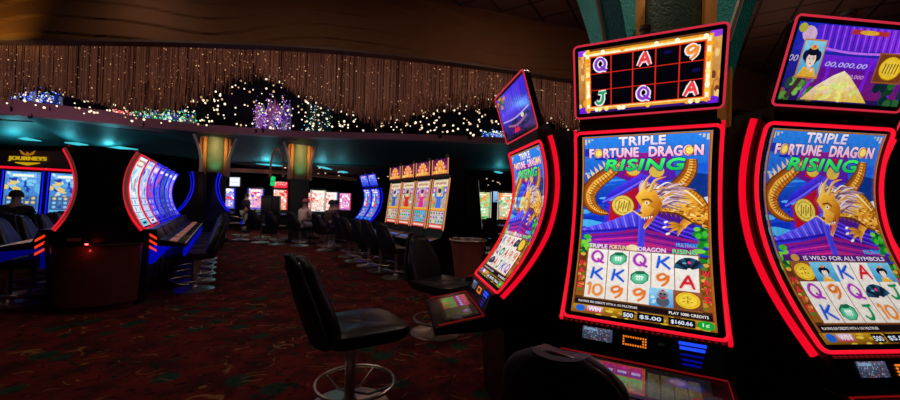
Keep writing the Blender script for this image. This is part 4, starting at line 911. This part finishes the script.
# beam with arch
bm_ = empty('canopy_beam', at(232, 170, 13.2)); q0 = at(232, 170, 13.2); q1 = at(296, 172, 14.2); q2 = at(357, 179.5, 16)
COPPER = mat('copper_brown', (.6, .33, .2), .4, .3)
mb = MB(); L = []
for i in range(13): t = i / 12; L.append(q0 * (1 - t) ** 2 + 2 * t * (1 - t) * q1 + q2 * t * t - q0)
mb.loft([[l + Vector((0, 0, -.07)), l + Vector((0, -.12, -.07)), l + Vector((0, -.12, .06)), l + Vector((0, 0, .06))] for l in L]); mb.build('beam', COPPER, bm_)
a = at(270, 176, 13.3) - q0; b2 = at(283, 176, 13.5) - q0
mb = MB(); A_ = []
for i in range(25): t = pi * i / 24; A_.append(a.lerp(b2, (1 - cos(t)) / 2) + Vector((0, 0, .98 * sin(t) ** .75)))
mb.tube(A_, .035, 8); mb.build('arch', COPPER, bm_)
for dx in (.0, 1.0): l = a.lerp(b2, dx); MB().lathe([(.05, l.z - .05), (.05, l.z + .06)], 10, (l.x, l.y, 0)).build('arch_foot', COPPER, bm_)
tag(bm_, 'curved copper brown beam with a thin arch on it, hanging beyond the columns', 'beam')

# ------------------------------------------------------------------ columns
MOSAIC = mat('teal_mosaic', (.025, .30, .30), .3, bump=.7, bscale=70, var=.6, vscale=60)
DKGREEN = mat('dark_green_mosaic', (.05, .085, .06), .35, bump=.6, bscale=60, var=.5, vscale=50)
GREENGLASS = mat('green_glass', (.16, .20, .10), .55, var=.3, vscale=5)
ORWOOD = mat('orange_wood', (.65, .25, .05), .4, var=.2, vscale=4)
CREAMP = mat('cream_plaster', (.55, .5, .42), .6)
def column(loc, rz, w, top, label, near):
    r = empty('column', loc, rz); cw = w * (.27 if near else .30)
    MB().box((-w * .42, -w * .42, 0), (w * .42, w * .42, top)).build('core', MATTE if near else mat('dark_green_core', (.012, .03, .024), .4), r)
    for s in range(4):
        R = Matrix.Rotation(s * pi / 2, 3, 'Z'); f = MB()
        n = 8; rg = [[R @ Vector((cw * cos(pi + pi * k / n), -w * .42 - .10 * w * sin(pi * k / n) , z)) for k in range(n + 1)] + [R @ Vector((cw, -w * .40, z)), R @ Vector((-cw, -w * .40, z))] for z in ((.05 if near else 2.2), top * .7, top - .02)]
        f.loft(rg); f.build('glass_panel', DKGREEN if near else GREENGLASS, r)
        for sx in (-1, 1):
            pw = .10 if near else .07; x = sx * (cw + w * pw * 1.05); f = MB(); c0 = [R @ Vector((x + dx * w * pw, -w * .42 + dy * w, 0)) for dx, dy in ((-1, .06), (-1, -.10), (-.6, -.13), (.6, -.13), (1, -.10), (1, .06))]; f.loft([[v + Vector((0, 0, z)) for v in c0] for z in ((.05 if near else 2.2), top - .02)]); f.build('pilaster', ORWOOD, r)
    for s in range(4):
        R = Matrix.Rotation(s * pi / 2 + pi / 4, 3, 'Z'); f = MB(); rg = []; eg = []
        z0, z1 = (2.2, 3.6) if near else (top - 1.35, top - .02); d0 = w * (.64 if near else .60)
        for k in range(13):
            t = k / 12; out = d0 + (.44 if near else .40) * (t ** (1.3 if near else 2.2)) + (0 if near else .10 * (1 - t) ** 3); z = z0 + (z1 - z0) * t; hw = (.085 if near else .05); th = (.15 + .1 * t) if near else .03
            rg.append([R @ Vector((-hw, -out, z)), R @ Vector((hw, -out, z)), R @ Vector((hw, -out + th, z)), R @ Vector((-hw, -out + th, z))])
            eg.append(R @ Vector((-hw, -out + .0, z)))
        br = MB().loft(rg).build('bracket', MOSAIC if near else CREAMP, r)
        if near: MB().tube(eg[3:], .018, 6).build('bracket_edge', CREAMP, br)
    MB().loft([[(-w * .5 * k, -w * .5 * k, z), (w * .5 * k, -w * .5 * k, z), (w * .5 * k, w * .5 * k, z), (-w * .5 * k, w * .5 * k, z)] for k, z in ((1.12, 0), (1.12, .12), (1.0, .16))]).build('plinth', MATTE, r)
    tag(r, label, 'column'); return r
CN = column((1.60, 2.86, 0), -.30, .66, 5.3, 'column with green mosaic panel and teal brackets rising behind the dragon machines', True)
pc1 = at(214, 200, 12.6); pc2 = at(299, 200, 13.4)
C1 = column((pc1.x, pc1.y, 0), .54, .80, 3.52, 'far column with orange sides and glowing green front above the blue-lit pair', False)
C2 = column((pc2.x, pc2.y, 0), .39, .74, 3.55, 'second far column with orange sides, right of the green lamps', False)

# ------------------------------------------------------------------ the setting
def structure(o): o['kind'] = 'structure'; return o
def carpet():
    m = bpy.data.materials.new('patterned_carpet'); m.use_nodes = True; nt = m.node_tree; b = nt.nodes['Principled BSDF']; b.inputs['Roughness'].default_value = .95; b.inputs['Specular IOR Level'].default_value = .1
    N = nt.nodes.new; Lk = nt.links.new; tc = N('ShaderNodeTexCoord')
    def noise(s, d=3, dist=0): n = N('ShaderNodeTexNoise'); n.inputs['Scale'].default_value = s; n.inputs['Detail'].default_value = d; n.inputs['Distortion'].default_value = dist; Lk(tc.outputs['Object'], n.inputs['Vector']); return n
    def ramp(n, a, bb, out='Fac'): r = N('ShaderNodeMapRange'); r.inputs['From Min'].default_value = a; r.inputs['From Max'].default_value = bb; Lk(n.outputs[out], r.inputs['Value']); return r
    def mix(f, a, bcol):
        x = N('ShaderNodeMixRGB'); Lk(f.outputs[0], x.inputs[0])
        if isinstance(a, tuple): x.inputs[1].default_value = (*a, 1)
        else: Lk(a.outputs[0], x.inputs[1])
        x.inputs[2].default_value = (*bcol, 1); return x
    base = mix(ramp(noise(3.2), .4, .62), (.16, .020, .018), (.06, .013, .012))
    v = N('ShaderNodeTexVoronoi'); v.inputs['Scale'].default_value = 2.6; Lk(tc.outputs['Object'], v.inputs['Vector'])
    base = mix(ramp(v, .30, .22, 'Distance'), base, (.018, .055, .034))
    base = mix(ramp(noise(6, 4, 1.2), .60, .66), base, (.012, .030, .022))
    v2 = N('ShaderNodeTexVoronoi'); v2.inputs['Scale'].default_value = 4.5; v2.feature = 'SMOOTH_F1'; Lk(noise(2.5, 2).outputs['Color'], v2.inputs['Vector'])
    w = N('ShaderNodeTexWave'); w.inputs['Scale'].default_value = 1.6; w.inputs['Distortion'].default_value = 22; w.inputs['Detail'].default_value = 1.5; w.inputs['Detail Scale'].default_value = 1.6; w.wave_type = 'RINGS'; Lk(tc.outputs['Object'], w.inputs['Vector'])
    g1 = ramp(w, .90, .98); g2 = ramp(noise(3.4, 2), .54, .60); mu = N('ShaderNodeMath'); mu.operation = 'MULTIPLY'; Lk(g1.outputs[0], mu.inputs[0]); Lk(g2.outputs[0], mu.inputs[1])
    base = mix(mu, base, (.30, .15, .055))
    base = mix(ramp(noise(23, 2), .66, .72), base, (.20, .05, .03))
    base = mix(ramp(noise(14, 4, .6), .56, .68), base, (.022, .010, .010))
    Lk(base.outputs[0], b.inputs['Base Color'])
    bp = N('ShaderNodeBump'); bp.inputs['Strength'].default_value = .5; bp.inputs['Distance'].default_value = .01; Lk(noise(220, 2).outputs['Fac'], bp.inputs['Height']); Lk(bp.outputs[0], b.inputs['Normal'])
    return m
structure(MB().box((-18, -4, -.1), (12, 28, 0)).build('floor', carpet(), smooth=0))
DKWALL = mat('dark_brown_wall', (.05, .03, .024), .8, var=.3, vscale=2); DKBACK = mat('dark_back_wall', (.02, .014, .015), .8)
structure(MB().box((-18, 27.9, 0), (12, 28, 5.6)).build('wall_back', DKBACK, smooth=0))
structure(MB().box((12, -4, 0), (12.1, 28, 5.6)).build('wall_right', DKBACK, smooth=0))
structure(MB().box((-18.1, -4, 0), (-18, 28, 5.6)).build('wall_left', DKBACK, smooth=0))
structure(MB().box((-18, -4.1, 0), (12, -4, 5.6)).build('wall_front', DKBACK, smooth=0))
structure(MB().box((-18, 11.0, 0), (-10.3, 11.1, 2.70)).build('wall_sign', DKWALL, smooth=0))
# fascia with dune relief
FP = [(-18, 7.3), (-13, 6.95), (-8.1, 6.7), (-5.2, 6.58), (-2.66, 6.62), (-.8, 6.95), (.89, 7.38), (2.56, 7.95), (5, 8.8), (8, 10.0), (12, 11.8)]
def fas(x):
    for (a, b), (c_, d) in zip(FP, FP[1:]):
        if x <= c_: t = (x - a) / (c_ - a); t2 = t; return b + (d - b) * t2
    return FP[-1][1]
def fas_s(x): return sum(fas(x + k * .25) for k in (-3, -2, -1, 0, 1, 2, 3)) / 7
FZ0, FZ1 = 4.2, 5.3
mb = MB(); NX, NZ = 260, 72; vs = []; fs = []
for i in range(NX + 1):
    x = -17.9 + 29.8 * i / NX
    for j in range(NZ + 1):
        z = FZ0 + (FZ1 - FZ0) * j / NZ; t = (z - FZ0) / .27 + .62 * sin(x * 1.15 + .4) + .35 * sin(x * .52 + z * 1.3 + 1.0) + .12 * sin(x * 2.6); fr = t - math.floor(t)
        vs.append((x, fas_s(x) - .034 * (1 - fr) ** 1.1 - .01, z))
for i in range(NX):
    for j in range(NZ): a = i * (NZ + 1) + j; fs.append((a, a + NZ + 1, a + NZ + 2, a + 1))
mb.add(vs, fs)
for i in range(NX): pass
structure(mb.build('trim_1', mat('brown_plaster', (.19, .085, .04), .75, var=.12, vscale=3, spec=.15), smooth=60))
mb = MB(); rg = [[(x, fas_s(x) - .06, FZ0 - .03), (x, fas_s(x) + .15, FZ0 - .03), (x, fas_s(x) + .15, FZ1 + .0), (x, fas_s(x) + .02, FZ1), (x, fas_s(x) + .02, FZ0 + .01), (x, fas_s(x) - .06, FZ0 + .01)] for x in [-17.9 + .5 * k for k in range(60)]]; mb.loft(rg); structure(mb.build('trim_2', mat('dusk_brown', (.12, .07, .06), .6)))
# tile ceiling in front of the fascia
def tile_mat():
    m = mat('ceiling_tile', (.12, .055, .045), .7); nt = m.node_tree; b = nt.nodes['Principled BSDF']; N = nt.nodes.new
    tc = N('ShaderNodeTexCoord'); mp = N('ShaderNodeMapping'); mp.inputs['Rotation'].default_value = (0, 0, .55); br = N('ShaderNodeTexBrick'); br.offset = 0; br.inputs['Scale'].default_value = 1; br.inputs['Brick Width'].default_value = .61; br.inputs['Row Height'].default_value = .61; br.inputs['Mortar Size'].default_value = .025; br.inputs['Color1'].default_value = (.10, .05, .042, 1); br.inputs['Color2'].default_value = (.12, .058, .045, 1); br.inputs['Mortar'].default_value = (.015, .008, .008, 1)
    nt.links.new(tc.outputs['Object'], mp.inputs[0]); nt.links.new(mp.outputs[0], br.inputs['Vector']); nt.links.new(br.outputs['Color'], b.inputs['Base Color']); return m
mb = MB(); vs = []; fs = []
xs = [-18 + .5 * k for k in range(61)]
for x in xs: vs += [(x, -4, FZ1), (x, fas_s(x) + .16, FZ1), (x, fas_s(x) + .16, FZ1 + .08), (x, -4, FZ1 + .08)]
mb.loft([vs[4 * i:4 * i + 4] for i in range(len(xs))]); structure(mb.build('ceiling', tile_mat(), smooth=0))
# dome ceiling behind the fascia
structure(MB().box((-18, 6.5, 5.62), (12, 28, 5.72)).build('ceiling_dome', mat('dome_brown', (.16, .085, .06), .7), smooth=0))
# ledge
LP = [(-18, 9.2, 3.62, .62), (-12.1, 10.0, 3.55, .42), (-10.0, 10.5, 3.5, .36), (-9.0, 10.9, 3.47, .28), (-7.6, 11.5, 3.5, .22), (-5.0, 11.9, 3.48, .20), (-2.0, 12.0, 3.52, .19), (1.6, 12.0, 3.5, .18), (5, 12.2, 3.5, .18), (12, 13, 3.5, .18)]
def led(x):
    for a, b in zip(LP, LP[1:]):
        if x <= b[0]: t = (x - a[0]) / (b[0] - a[0]); t = t * t * (3 - 2 * t) * .5 + t * .5; return [a[k] + (b[k] - a[k]) * t for k in (1, 2, 3)]
    return LP[-1][1:]
MAUVE = mat('mauve_plaster', (.34, .18, .22), .6, var=.1, vscale=3)
mb = MB(); rg = []
for k in range(121):
    x = -18 + 30 * k / 120; y, z, t = led(x); rg.append([(x, y, z), (x, y, z + t), (x, y + .9, z + t), (x, y + .9, z)])
mb.loft(rg); structure(mb.build('trim_3', MAUVE, smooth=30))
# dark back of the alcove over the ledge
mb = MB(); rg = []
for k in range(121):
    x = -18 + 30 * k / 120; y, z, t = led(x); rg.append([(x, y + .9, z - .02), (x, y + 1.0, z - .02), (x, y + 1.0, 5.62), (x, y + .9, 5.62)])
mb.loft(rg); structure(mb.build('wall_alcove', mat('night_blue_wall', (.012, .017, .03), .8), smooth=30))
# cove ceiling sloping down behind the ledge, low ceiling beyond
TEALP = mat('teal_plaster', (.035, .12, .13), .6, var=.25, vscale=1.2)
def cove_end(x): return 15.9 if x > -9.5 else max(12.6, 15.9 + (x + 9.5) * 1.3)
def cove_z(x, y):
    y0, z0, t0 = led(x); t = max(0, min(1, (y - y0 - .05) / (cove_end(x) - y0))); z = z0 + .02 + (3.03 - z0) * t ** 1.2
    wv = max(0, min(1, (-7.8 - x) / 1.5)); return z + wv * .22 * sin(x * 1.9 + 1.5 * t + .5) * sin(pi * t) + wv * .05 * sin(9 * t + x * 1.1)
mb = MB(); vs = []; fs = []; NX, NY = 150, 40
for i in range(NX + 1):
    x = -18 + 30 * i / NX; y0 = led(x)[0]
    for j in range(NY + 1):
        y = y0 + .05 + (cove_end(x) - y0) * j / NY; vs.append((x, y, cove_z(x, y)))
for i in range(NX):
    for j in range(NY): a = i * (NY + 1) + j; fs.append((a, a + NY + 1, a + NY + 2, a + 1))
mb.add(vs, fs); structure(mb.build('ceiling_cove', TEALP, smooth=60))
structure(MB().box((-9.5, 15.9, 2.98), (12, 28, 3.1)).build('ceiling_low', mat('low_ceiling', (.03, .022, .022), .7), smooth=0))
# ------------------------------------------------------------------ cove lights (teal strips)
TEALLED = mat('teal_led', (0, .1, .1), .4, emit=rgb(70, 190, 205), strength=.9)
def area(name, loc, rot, sx, sy, c, e, spread=None):
    l = bpy.data.lights.new(name, 'AREA'); l.shape = 'RECTANGLE'; l.size = sx; l.size_y = sy; l.color = c; l.energy = e
    if spread: l.spread = spread
    o = bpy.data.objects.new(name, l); col.objects.link(o); o.location = loc; o.rotation_euler = rot; return o
def point(name, loc, c, e, r=.05): l = bpy.data.lights.new(name, 'POINT'); l.color = c; l.energy = e; l.shadow_soft_size = r; o = bpy.data.objects.new(name, l); col.objects.link(o); o.location = loc; return o
TC = (.15, .85, 1.0)
for i, (x0, x1, y0, y1, Y) in enumerate(((10, 41, 136.5, 141, 12.4), (65, 88, 142.5, 145, 12.8), (100, 138, 145.5, 149.5, 13.4), (256, 284, 163.5, 166, 15.6), (317, 332, 166, 169.5, 15.6), (338, 348, 171.5, 172.5, 15.6), (494, 503, 171.5, 173, 15.6))):
    for _Y in range(100):
        Y = 11 + .05 * _Y; q = at((x0 + x1) / 2, (y0 + y1) / 2, Y)
        if Y > led(q.x)[0] + .3 and q.z > cove_z(q.x, Y) - .07: break
    a, b = at(x0, y0, Y), at(x1, y1, Y)
    o = MB().tube([a - a, (a + (b - a) * .5) - a + Vector((0, .03, -.0)), b - a], [.02, .05, .015], 8).build('cove_light', TEALLED); o.location = a
    tag(o, ['leftmost teal light strip high at the far left', 'second teal light strip from the left under the mauve ledge', 'third teal light strip from the left, above the left pod', 'teal light strip between the two far columns', 'teal light strip just right of the second column', 'thin teal light strip farther right of the second column', 'small teal light strip right of the sunburst bank'][i], 'light strip', 'teal cove lights')
    mid = (a + b) / 2; point('teal_lamp', (mid.x, mid.y - .35, mid.z - .06), TC, [15, 11, 15, 16, 10, 5, 7][i], .15)
# ------------------------------------------------------------------ hanging strands
ZB_ = [(0, 97), (20, 92), (45, 84), (55, 88), (75, 95), (100, 103), (130, 111), (150, 114), (175, 112), (200, 101), (225, 89), (245, 81), (262, 77), (280, 84), (300, 96), (320, 106), (345, 113), (375, 122), (400, 118), (425, 110), (445, 104), (470, 99), (500, 97), (520, 100), (560, 110), (620, 118), (700, 112)]
WV = [(at(px, py, 8.1).x, at(px, py, 8.1).z) for px, py in ZB_]
def wave_z(x):
    if x <= WV[0][0]: return WV[0][1] + .2 * sin((x - WV[0][0]) * 1.3)
    for a, b in zip(WV, WV[1:]):
        if x <= b[0]: return a[1] + (b[1] - a[1]) * (x - a[0]) / (b[0] - a[0])
    return WV[-1][1]
rnd = random.Random(12)
mb = MB(); bulbs = MB(); spark = MB()
cols3 = [mat('amber_strand', (.30, .15, .09), .5, emit=(.062, .022, .013), strength=1), mat('copper_strand', (.20, .095, .06), .5, emit=(.033, .0115, .007), strength=1), mat('smoked_strand', (.035, .02, .018), .5)]  # low emission stands in for warm light falling on the strands
rowsY = [.22 + .105 * k for k in range(14)]
for ry in rowsY:
    x = -11.6
    while x < 5:
        x += rnd.uniform(.022, .062); y = fas_s(x) + ry + rnd.uniform(-.04, .04); z = wave_z(x) + rnd.uniform(-.08, .12) + (0 if rnd.random() < .93 else rnd.uniform(-.15, .1)); r = rnd.uniform(.0035, .0065)
        mb.add([(x - r, y, z), (x + r, y, z), (x, y + 1.6 * r, z), (x - r, y, 5.61), (x + r, y, 5.61), (x, y + 1.6 * r, 5.61)], [(0, 1, 4, 3), (1, 2, 5, 4), (2, 0, 3, 5), (2, 1, 0)], rnd.choices((0, 1, 2), (5, 4, 2))[0])
        if rnd.random() < .42: zz = rnd.uniform(z, 4.5); sphere_into(spark, (x, y - .012, zz), rnd.uniform(.005, .011), 5, 4, 0 if rnd.random() < .3 else 1)
st_ = mb.build('hanging_strands', cols3, smooth=0); tag(st_, 'curtain of fine copper coloured strands hanging with a wavy lower edge behind the brown fascia', 'bead curtain', kind='stuff')
SP1 = mat('spark_bright', (.1, .05, .02), .4, emit=(1, .50, .22), strength=1.2); SP2 = mat('spark_dim', (.1, .05, .02), .4, emit=(1, .42, .20), strength=.45)
o = spark.build('strand_lights', [SP1, SP2], st_, smooth=0); tag(o, 'warm points of light on the strands', kind='stuff')
# bulbs on thin wires in the dark alcove below the strands
wires = MB()
n = 0
for k in range(560):
    px = rnd.uniform(0, 600); Y = rnd.uniform(8.5, 11.3); X = (px - 450) / F * Y
    if Y > led(X)[0] - .3 or Y < fas_s(X) + 1.8: continue
    lo = led(X)[1] + led(X)[2] + .0; zl = CAMZ + (lo - CAMZ) * Y / led(X)[0]; hi = CAMZ + (wave_z(X * 8.1 / Y) - CAMZ) * Y / 8.1
    if hi - zl < .12: continue
    if rnd.random() > min(1, (hi - zl) / .9 + .1): continue
    z = rnd.uniform(zl + .02, hi + .1); sphere_into(bulbs, (X, Y, z), rnd.uniform(.015, .030), 6, 5, 0 if rnd.random() < .7 else 1); wires.box((X - .0015, Y - .0015, z), (X + .0015, Y + .0015, 5.61)); n += 1
BU1 = mat('bulb_warm', (.1, .1, .08), .4, emit=(1, .80, .55), strength=1.6); BU2 = mat('bulb_amber', (.1, .1, .08), .4, emit=(1, .62, .32), strength=.8)
wo = wires.build('bulb_wires', MATTE, smooth=0); tag(wo, 'hundreds of warm bulbs on thin wires in the dark alcove above the mauve ledge', 'string lights', kind='stuff'); o = bulbs.build('bulbs', [BU1, BU2], wo); tag(o, kind='stuff')
# coloured crystal clusters on the ledge
def crystals(px0, px1, ytop, label, cols, n, seed):
    r0 = random.Random(seed); xs_ = []
    base = None
    for k in range(n):
        px = r0.uniform(px0, px1); X = at(px, 120, 11).x; 
        for _ in range(3): Y = led(X)[0] + .25; X = (px - 450) / F * Y
        zt = led(X)[1] + led(X)[2]; top = at(px, ytop, Y).z; xs_.append((X, Y + r0.uniform(-.12, .25), zt, max(.1, (top - zt)) * r0.uniform(.35, 1)))
    bx = sum(a[0] for a in xs_) / n; by = sum(a[1] for a in xs_) / n; bz = min(a[2] for a in xs_); root = empty('crystal_cluster', (bx, by, bz)); parts = [MB() for _ in cols]; bl = MB()
    for i, (X, Y, z, h) in enumerate(xs_):
        w = r0.uniform(.03, .075); lx, ly = r0.uniform(-.1, .1), r0.uniform(-.1, .05); q = i % len(cols)
        parts[q].loft([[(X - bx + w * f * cos(t) + lx * hh, Y - by + w * f * sin(t) + ly * hh, z - bz - .03 + h * hh) for t in [pi / 3 * k for k in range(6)]] for f, hh in ((1, 0), (1, .8), (.05, 1.0))])
        sphere_into(bl, (X - bx + r0.uniform(-.1, .1), Y - by - .09, z - bz + h * r0.uniform(.05, 1)), r0.uniform(.012, .026), 5, 4)
    for mbx, (nm, cc, st) in zip(parts, cols): 
        o = mbx.build('crystals', mat('crystal_' + nm, tuple(v * .4 for v in cc), .2, emit=cc, strength=st * .4), root, smooth=0)
        dots = MB()
        for q in range(int(n * 2.2)):
            X, Y, z, h = r0.choice(xs_); sphere_into(dots, (X - bx + r0.uniform(-.12, .12), Y - by - r0.uniform(.08, .2), z - bz + h * r0.uniform(.02, 1.15)), r0.uniform(.009, .021), 5, 4)
        mx = max(cc); od = dots.build('coloured_lights', mat('glint_' + nm, (.05, .05, .05), .3, emit=tuple(v / mx for v in cc), strength=1.15), o, smooth=0); tag(od, nm.replace('_', ' ') + ' points of light', kind='stuff'); tag(o, nm.replace('_', ' ') + ' crystals', kind='stuff')
    o = bl.build('twinkle_lights', BU1, root, smooth=0); tag(o, kind='stuff'); tag(root, label, 'crystal display', 'crystal displays on the ledge')
BL, WH, RD, GN, PU, PK, CR = rgb(30, 70, 200), rgb(170, 190, 225), rgb(190, 30, 45), rgb(25, 150, 80), rgb(110, 60, 190), rgb(215, 130, 200), rgb(120, 120, 100)
crystals(18, 56, 91, 'blue and white lit crystals at the far left of the ledge', [('blue', BL, .5), ('white', WH, .35)], 44, 1)
crystals(114, 127, 111, 'small red lit crystals on the ledge above the left pod', [('red', RD, .5), ('pale_pink', rgb(220, 160, 150), .4)], 16, 2)
crystals(137, 190, 111, 'green and blue lit crystals on the ledge left of the first far column', [('green', GN, .5), ('pale_green', rgb(140, 190, 150), .35), ('violet_blue', rgb(70, 70, 200), .4)], 50, 3)
crystals(254, 286, 97, 'tall violet and pink lit crystals on the ledge left of the second far column', [('violet', PU, .45), ('pink', PK, .45), ('lavender', rgb(170, 170, 220), .4)], 46, 4)
crystals(303, 325, 94, 'dim cream crystals on the ledge right of the second far column', [('cream', CR, .10), ('dusky_teal', rgb(30, 60, 70), .3)], 22, 5)
crystals(482, 506, 132, 'blue-white lit crystals on the ledge beside the violet topper', [('ice', rgb(130, 190, 240), .5), ('deep_blue', rgb(40, 80, 210), .5)], 26, 6)

# ------------------------------------------------------------------ small ceiling downlights and sign
DL = mat('downlight_warm', (.1, .1, .08), .4, emit=(1, .70, .42), strength=1.2)
mb0 = MB(); mb0.lathe([(.03, 0), (.05, -.01), (.05, -.03), (.001, -.035)], 10); d0 = mb0.build('downlight', DL); d0.location = (-6, 17, 2.98)
tag(d0, 'small warm downlight in the low far ceiling', 'downlight', 'warm downlights in the low far ceiling')
for k in range(44):
    o = d0.copy(); col.objects.link(o); Y = rnd.uniform(16.5, 27); X = rnd.uniform(-.53, .22) * Y
    if X < -9.3: X = rnd.uniform(-9.2, 3)
    o.location = (X, Y, 2.98)
mb = MB(); mb.lathe([(.075, 0), (.07, -.012), (.001, -.014)], 16); s0 = mb.build('recessed_spot', MATTE)
for k, (px, py) in enumerate(((10, 109), (30, 116), (48, 109), (142, 124.5), (262, 130.5), (255, 131), (440, 136), (470, 138))):
    o = s0 if k == 0 else s0.copy()
    if k: col.objects.link(o)
    q = at(px, py, 11)
    for _ in range(4): q = at(px, py, led(q.x)[0])
    o.location = (q.x, q.y, q.z); o.rotation_euler = (pi / 2, 0, 0)
    tag(o, 'black recessed spot in the mauve ledge, number %s from the left' % ['one', 'two', 'three', 'four', 'five', 'six', 'seven', 'eight'][k] if False else ['black spot nearest the left photo edge in the mauve ledge', 'black spot low on the mauve ledge under the blue crystals', 'black spot just right of the blue crystals on the ledge', 'black spot below the green crystals on the ledge', 'right one of two black spots under the violet crystals', 'left one of two black spots under the violet crystals', 'black spot on the ledge above the sunburst bank', 'black spot on the ledge left of the violet topper'][k], 'spotlight', 'recessed spots in the ledge')
YEL = mat('yellow_sign', (.1, .08, 0), .4, emit=rgb(205, 165, 20), strength=.85); YEL2 = mat('amber_sign', (.1, .06, 0), .4, emit=rgb(170, 110, 20), strength=.8)
a = at(28, 159, 10.95); sg = empty('sign', a)
def text_obj(body, w, h, m, parent, name, off=.02, depth=.03, at_=(0, 0)):
    vs, fs = text_tris(body, off); x0, x1 = min(v[0] for v in vs), max(v[0] for v in vs); y0, y1 = min(v[1] for v in vs), max(v[1] for v in vs)
    mb = MB(); P = [((v[0] - (x0 + x1) / 2) * w / (x1 - x0) + at_[0], -depth, (v[1] - (y0 + y1) / 2) * h / (y1 - y0) + at_[1]) for v in vs]; mb.add(P, fs); mb.add([(p[0], 0, p[2]) for p in P], [f[::-1] for f in fs])
    return mb.build(name, m, parent, smooth=0)
text_obj('JOURNEYS', 1.12, .15, YEL, sg, 'lettering', .03)
c0 = MB(); c0.loft([[(-.36 + .02 * k, -.02, -.10), (-.36 + .02 * k, -.02, -.10 - (.05 + .05 * (k % 2)) * (1 - abs(k - 18) / 24)), (-.36 + .02 * k, 0, -.10 - (.05 + .05 * (k % 2)) * (1 - abs(k - 18) / 24)), (-.36 + .02 * k, 0, -.10)] for k in range(37)]); c0.build('underline', YEL, sg, smooth=0)
text_obj('BAR', .22, .05, YEL2, sg, 'small_lettering', .03, .03, (0, -.215)) if False else None
for s in (-1, 1): MB().tube([(s * .06, -.02, .12), (s * .14, -.02, .16), (s * .23, -.02, .25)], [.02, .035, .008], 6).build('wing', YEL2, sg)
MB().tube([(0, -.02, .10), (0, -.02, .2)], [.035, .02], 8).build('figure', YEL2, sg)
tag(sg, 'yellow glowing JOURNEYS sign with winged emblem on the dark wall at far left', 'sign')

# ------------------------------------------------------------------ lights
w = bpy.data.worlds.new('world'); sc.world = w; w.use_nodes = True; w.node_tree.nodes['Background'].inputs[0].default_value = (.5, .4, .4, 1); w.node_tree.nodes['Background'].inputs[1].default_value = .02
WARM = (1, .62, .38)
# added overhead fill for the floor, no ceiling fixtures behind it
for x, y, e in ((-2.5, 4.2, 17), (-5.5, 5.6, 8), (1.5, 5.2, 15), (-.6, 1.2, 9), (-3.5, 1.5, 3)): area('floor_fill', (x, y, 5.25), (0, 0, 0), .5, .5, (1, .75, .6), e)
# added fills for strands, fascia and ledge, no fixtures there; sign-side golden wash
for x in (-9.5, -6, -2.5, 1): area('strand_fill', (x, fas_s(x) + .12, 5.5), (radians(25), 0, 0), 2.6, .1, (1, .52, .30), 9)
def spot(name, loc, tgt, c, e, ang, blend=.5):
    l = bpy.data.lights.new(name, 'SPOT'); l.color = c; l.energy = e; l.spot_size = radians(ang); l.spot_blend = blend; l.shadow_soft_size = .03
    o = bpy.data.objects.new(name, l); col.objects.link(o); o.location = loc; d = Vector(tgt) - Vector(loc); o.rotation_euler = d.to_track_quat('-Z', 'Y').to_euler(); return o
for x, y, e in ((-3, 10.2, 30), (-7.9, 14.8, 60), (-4.9, 10.9, 34), (-1, 14, 14), (-8.8, 14.6, 30)): spot('aisle_fill', (x, y, 2.9), (x, y + .5, 0), (1, .62, .48), e, 140, .8)  # added fill to brighten far people and machines, no fixture
spot('golden_spot', (-8.25, 5.9, 3.85), (-8.1, 6.7, 4.5), (1, .60, .12), 34, 80, 1.0)
point('ceiling_fill', (1.2, 5.6, 3.9), (1, .6, .42), 15, .1)  # added points that lift the tile ceiling and fascia, no real source
point('ceiling_fill', (6.3, 7.0, 4.0), (1, .62, .45), 16, .1)
point('ceiling_fill', (-3.5, 4.6, 3.9), (1, .62, .45), 5, .1)
for x, e in ((-11.5, 7), (-9.5, 5), (-6, 3), (-2, 2)): area('ledge_fill', (x, led(x)[0] - 1.6, 2.9), (radians(125), 0, 0), 1.6, .1, (1, .55, .75), e)  # added pinkish fill to brighten the mauve ledge
for pc, yw in ((pc1, .54), (pc2, .39)):
    f = Vector((sin(yw), -cos(yw), 0))
    spot('column_lamp', (pc.x + f.x * 1.25, pc.y + f.y * 1.25, 3.30), (pc.x, pc.y, 2.95), (1, .66, .28), 45, 75, 1.0)
    spot('column_uplight', (pc.x + f.x * .85, pc.y + f.y * .85, 2.3), (pc.x, pc.y, 3.0), (.2, 1, .55), 7, 70, .9)
point('streak_fill', (E0 + AX * -.31 + Vector((-.06, 0, .76))), (1, .08, .06), .12, .01)  # added red point that grazes the base panel to make its streak
spot('column_fill', (.9, 1.9, 5.2), (1.5, 2.8, 3.0), (1, .8, .6), 120, 55, .9)  # added fill pair to brighten the near column, no fixtures overhead
spot('column_fill', (2.9, 1.6, 5.2), (2.0, 2.55, 2.9), (1, .8, .6), 150, 50, .9)
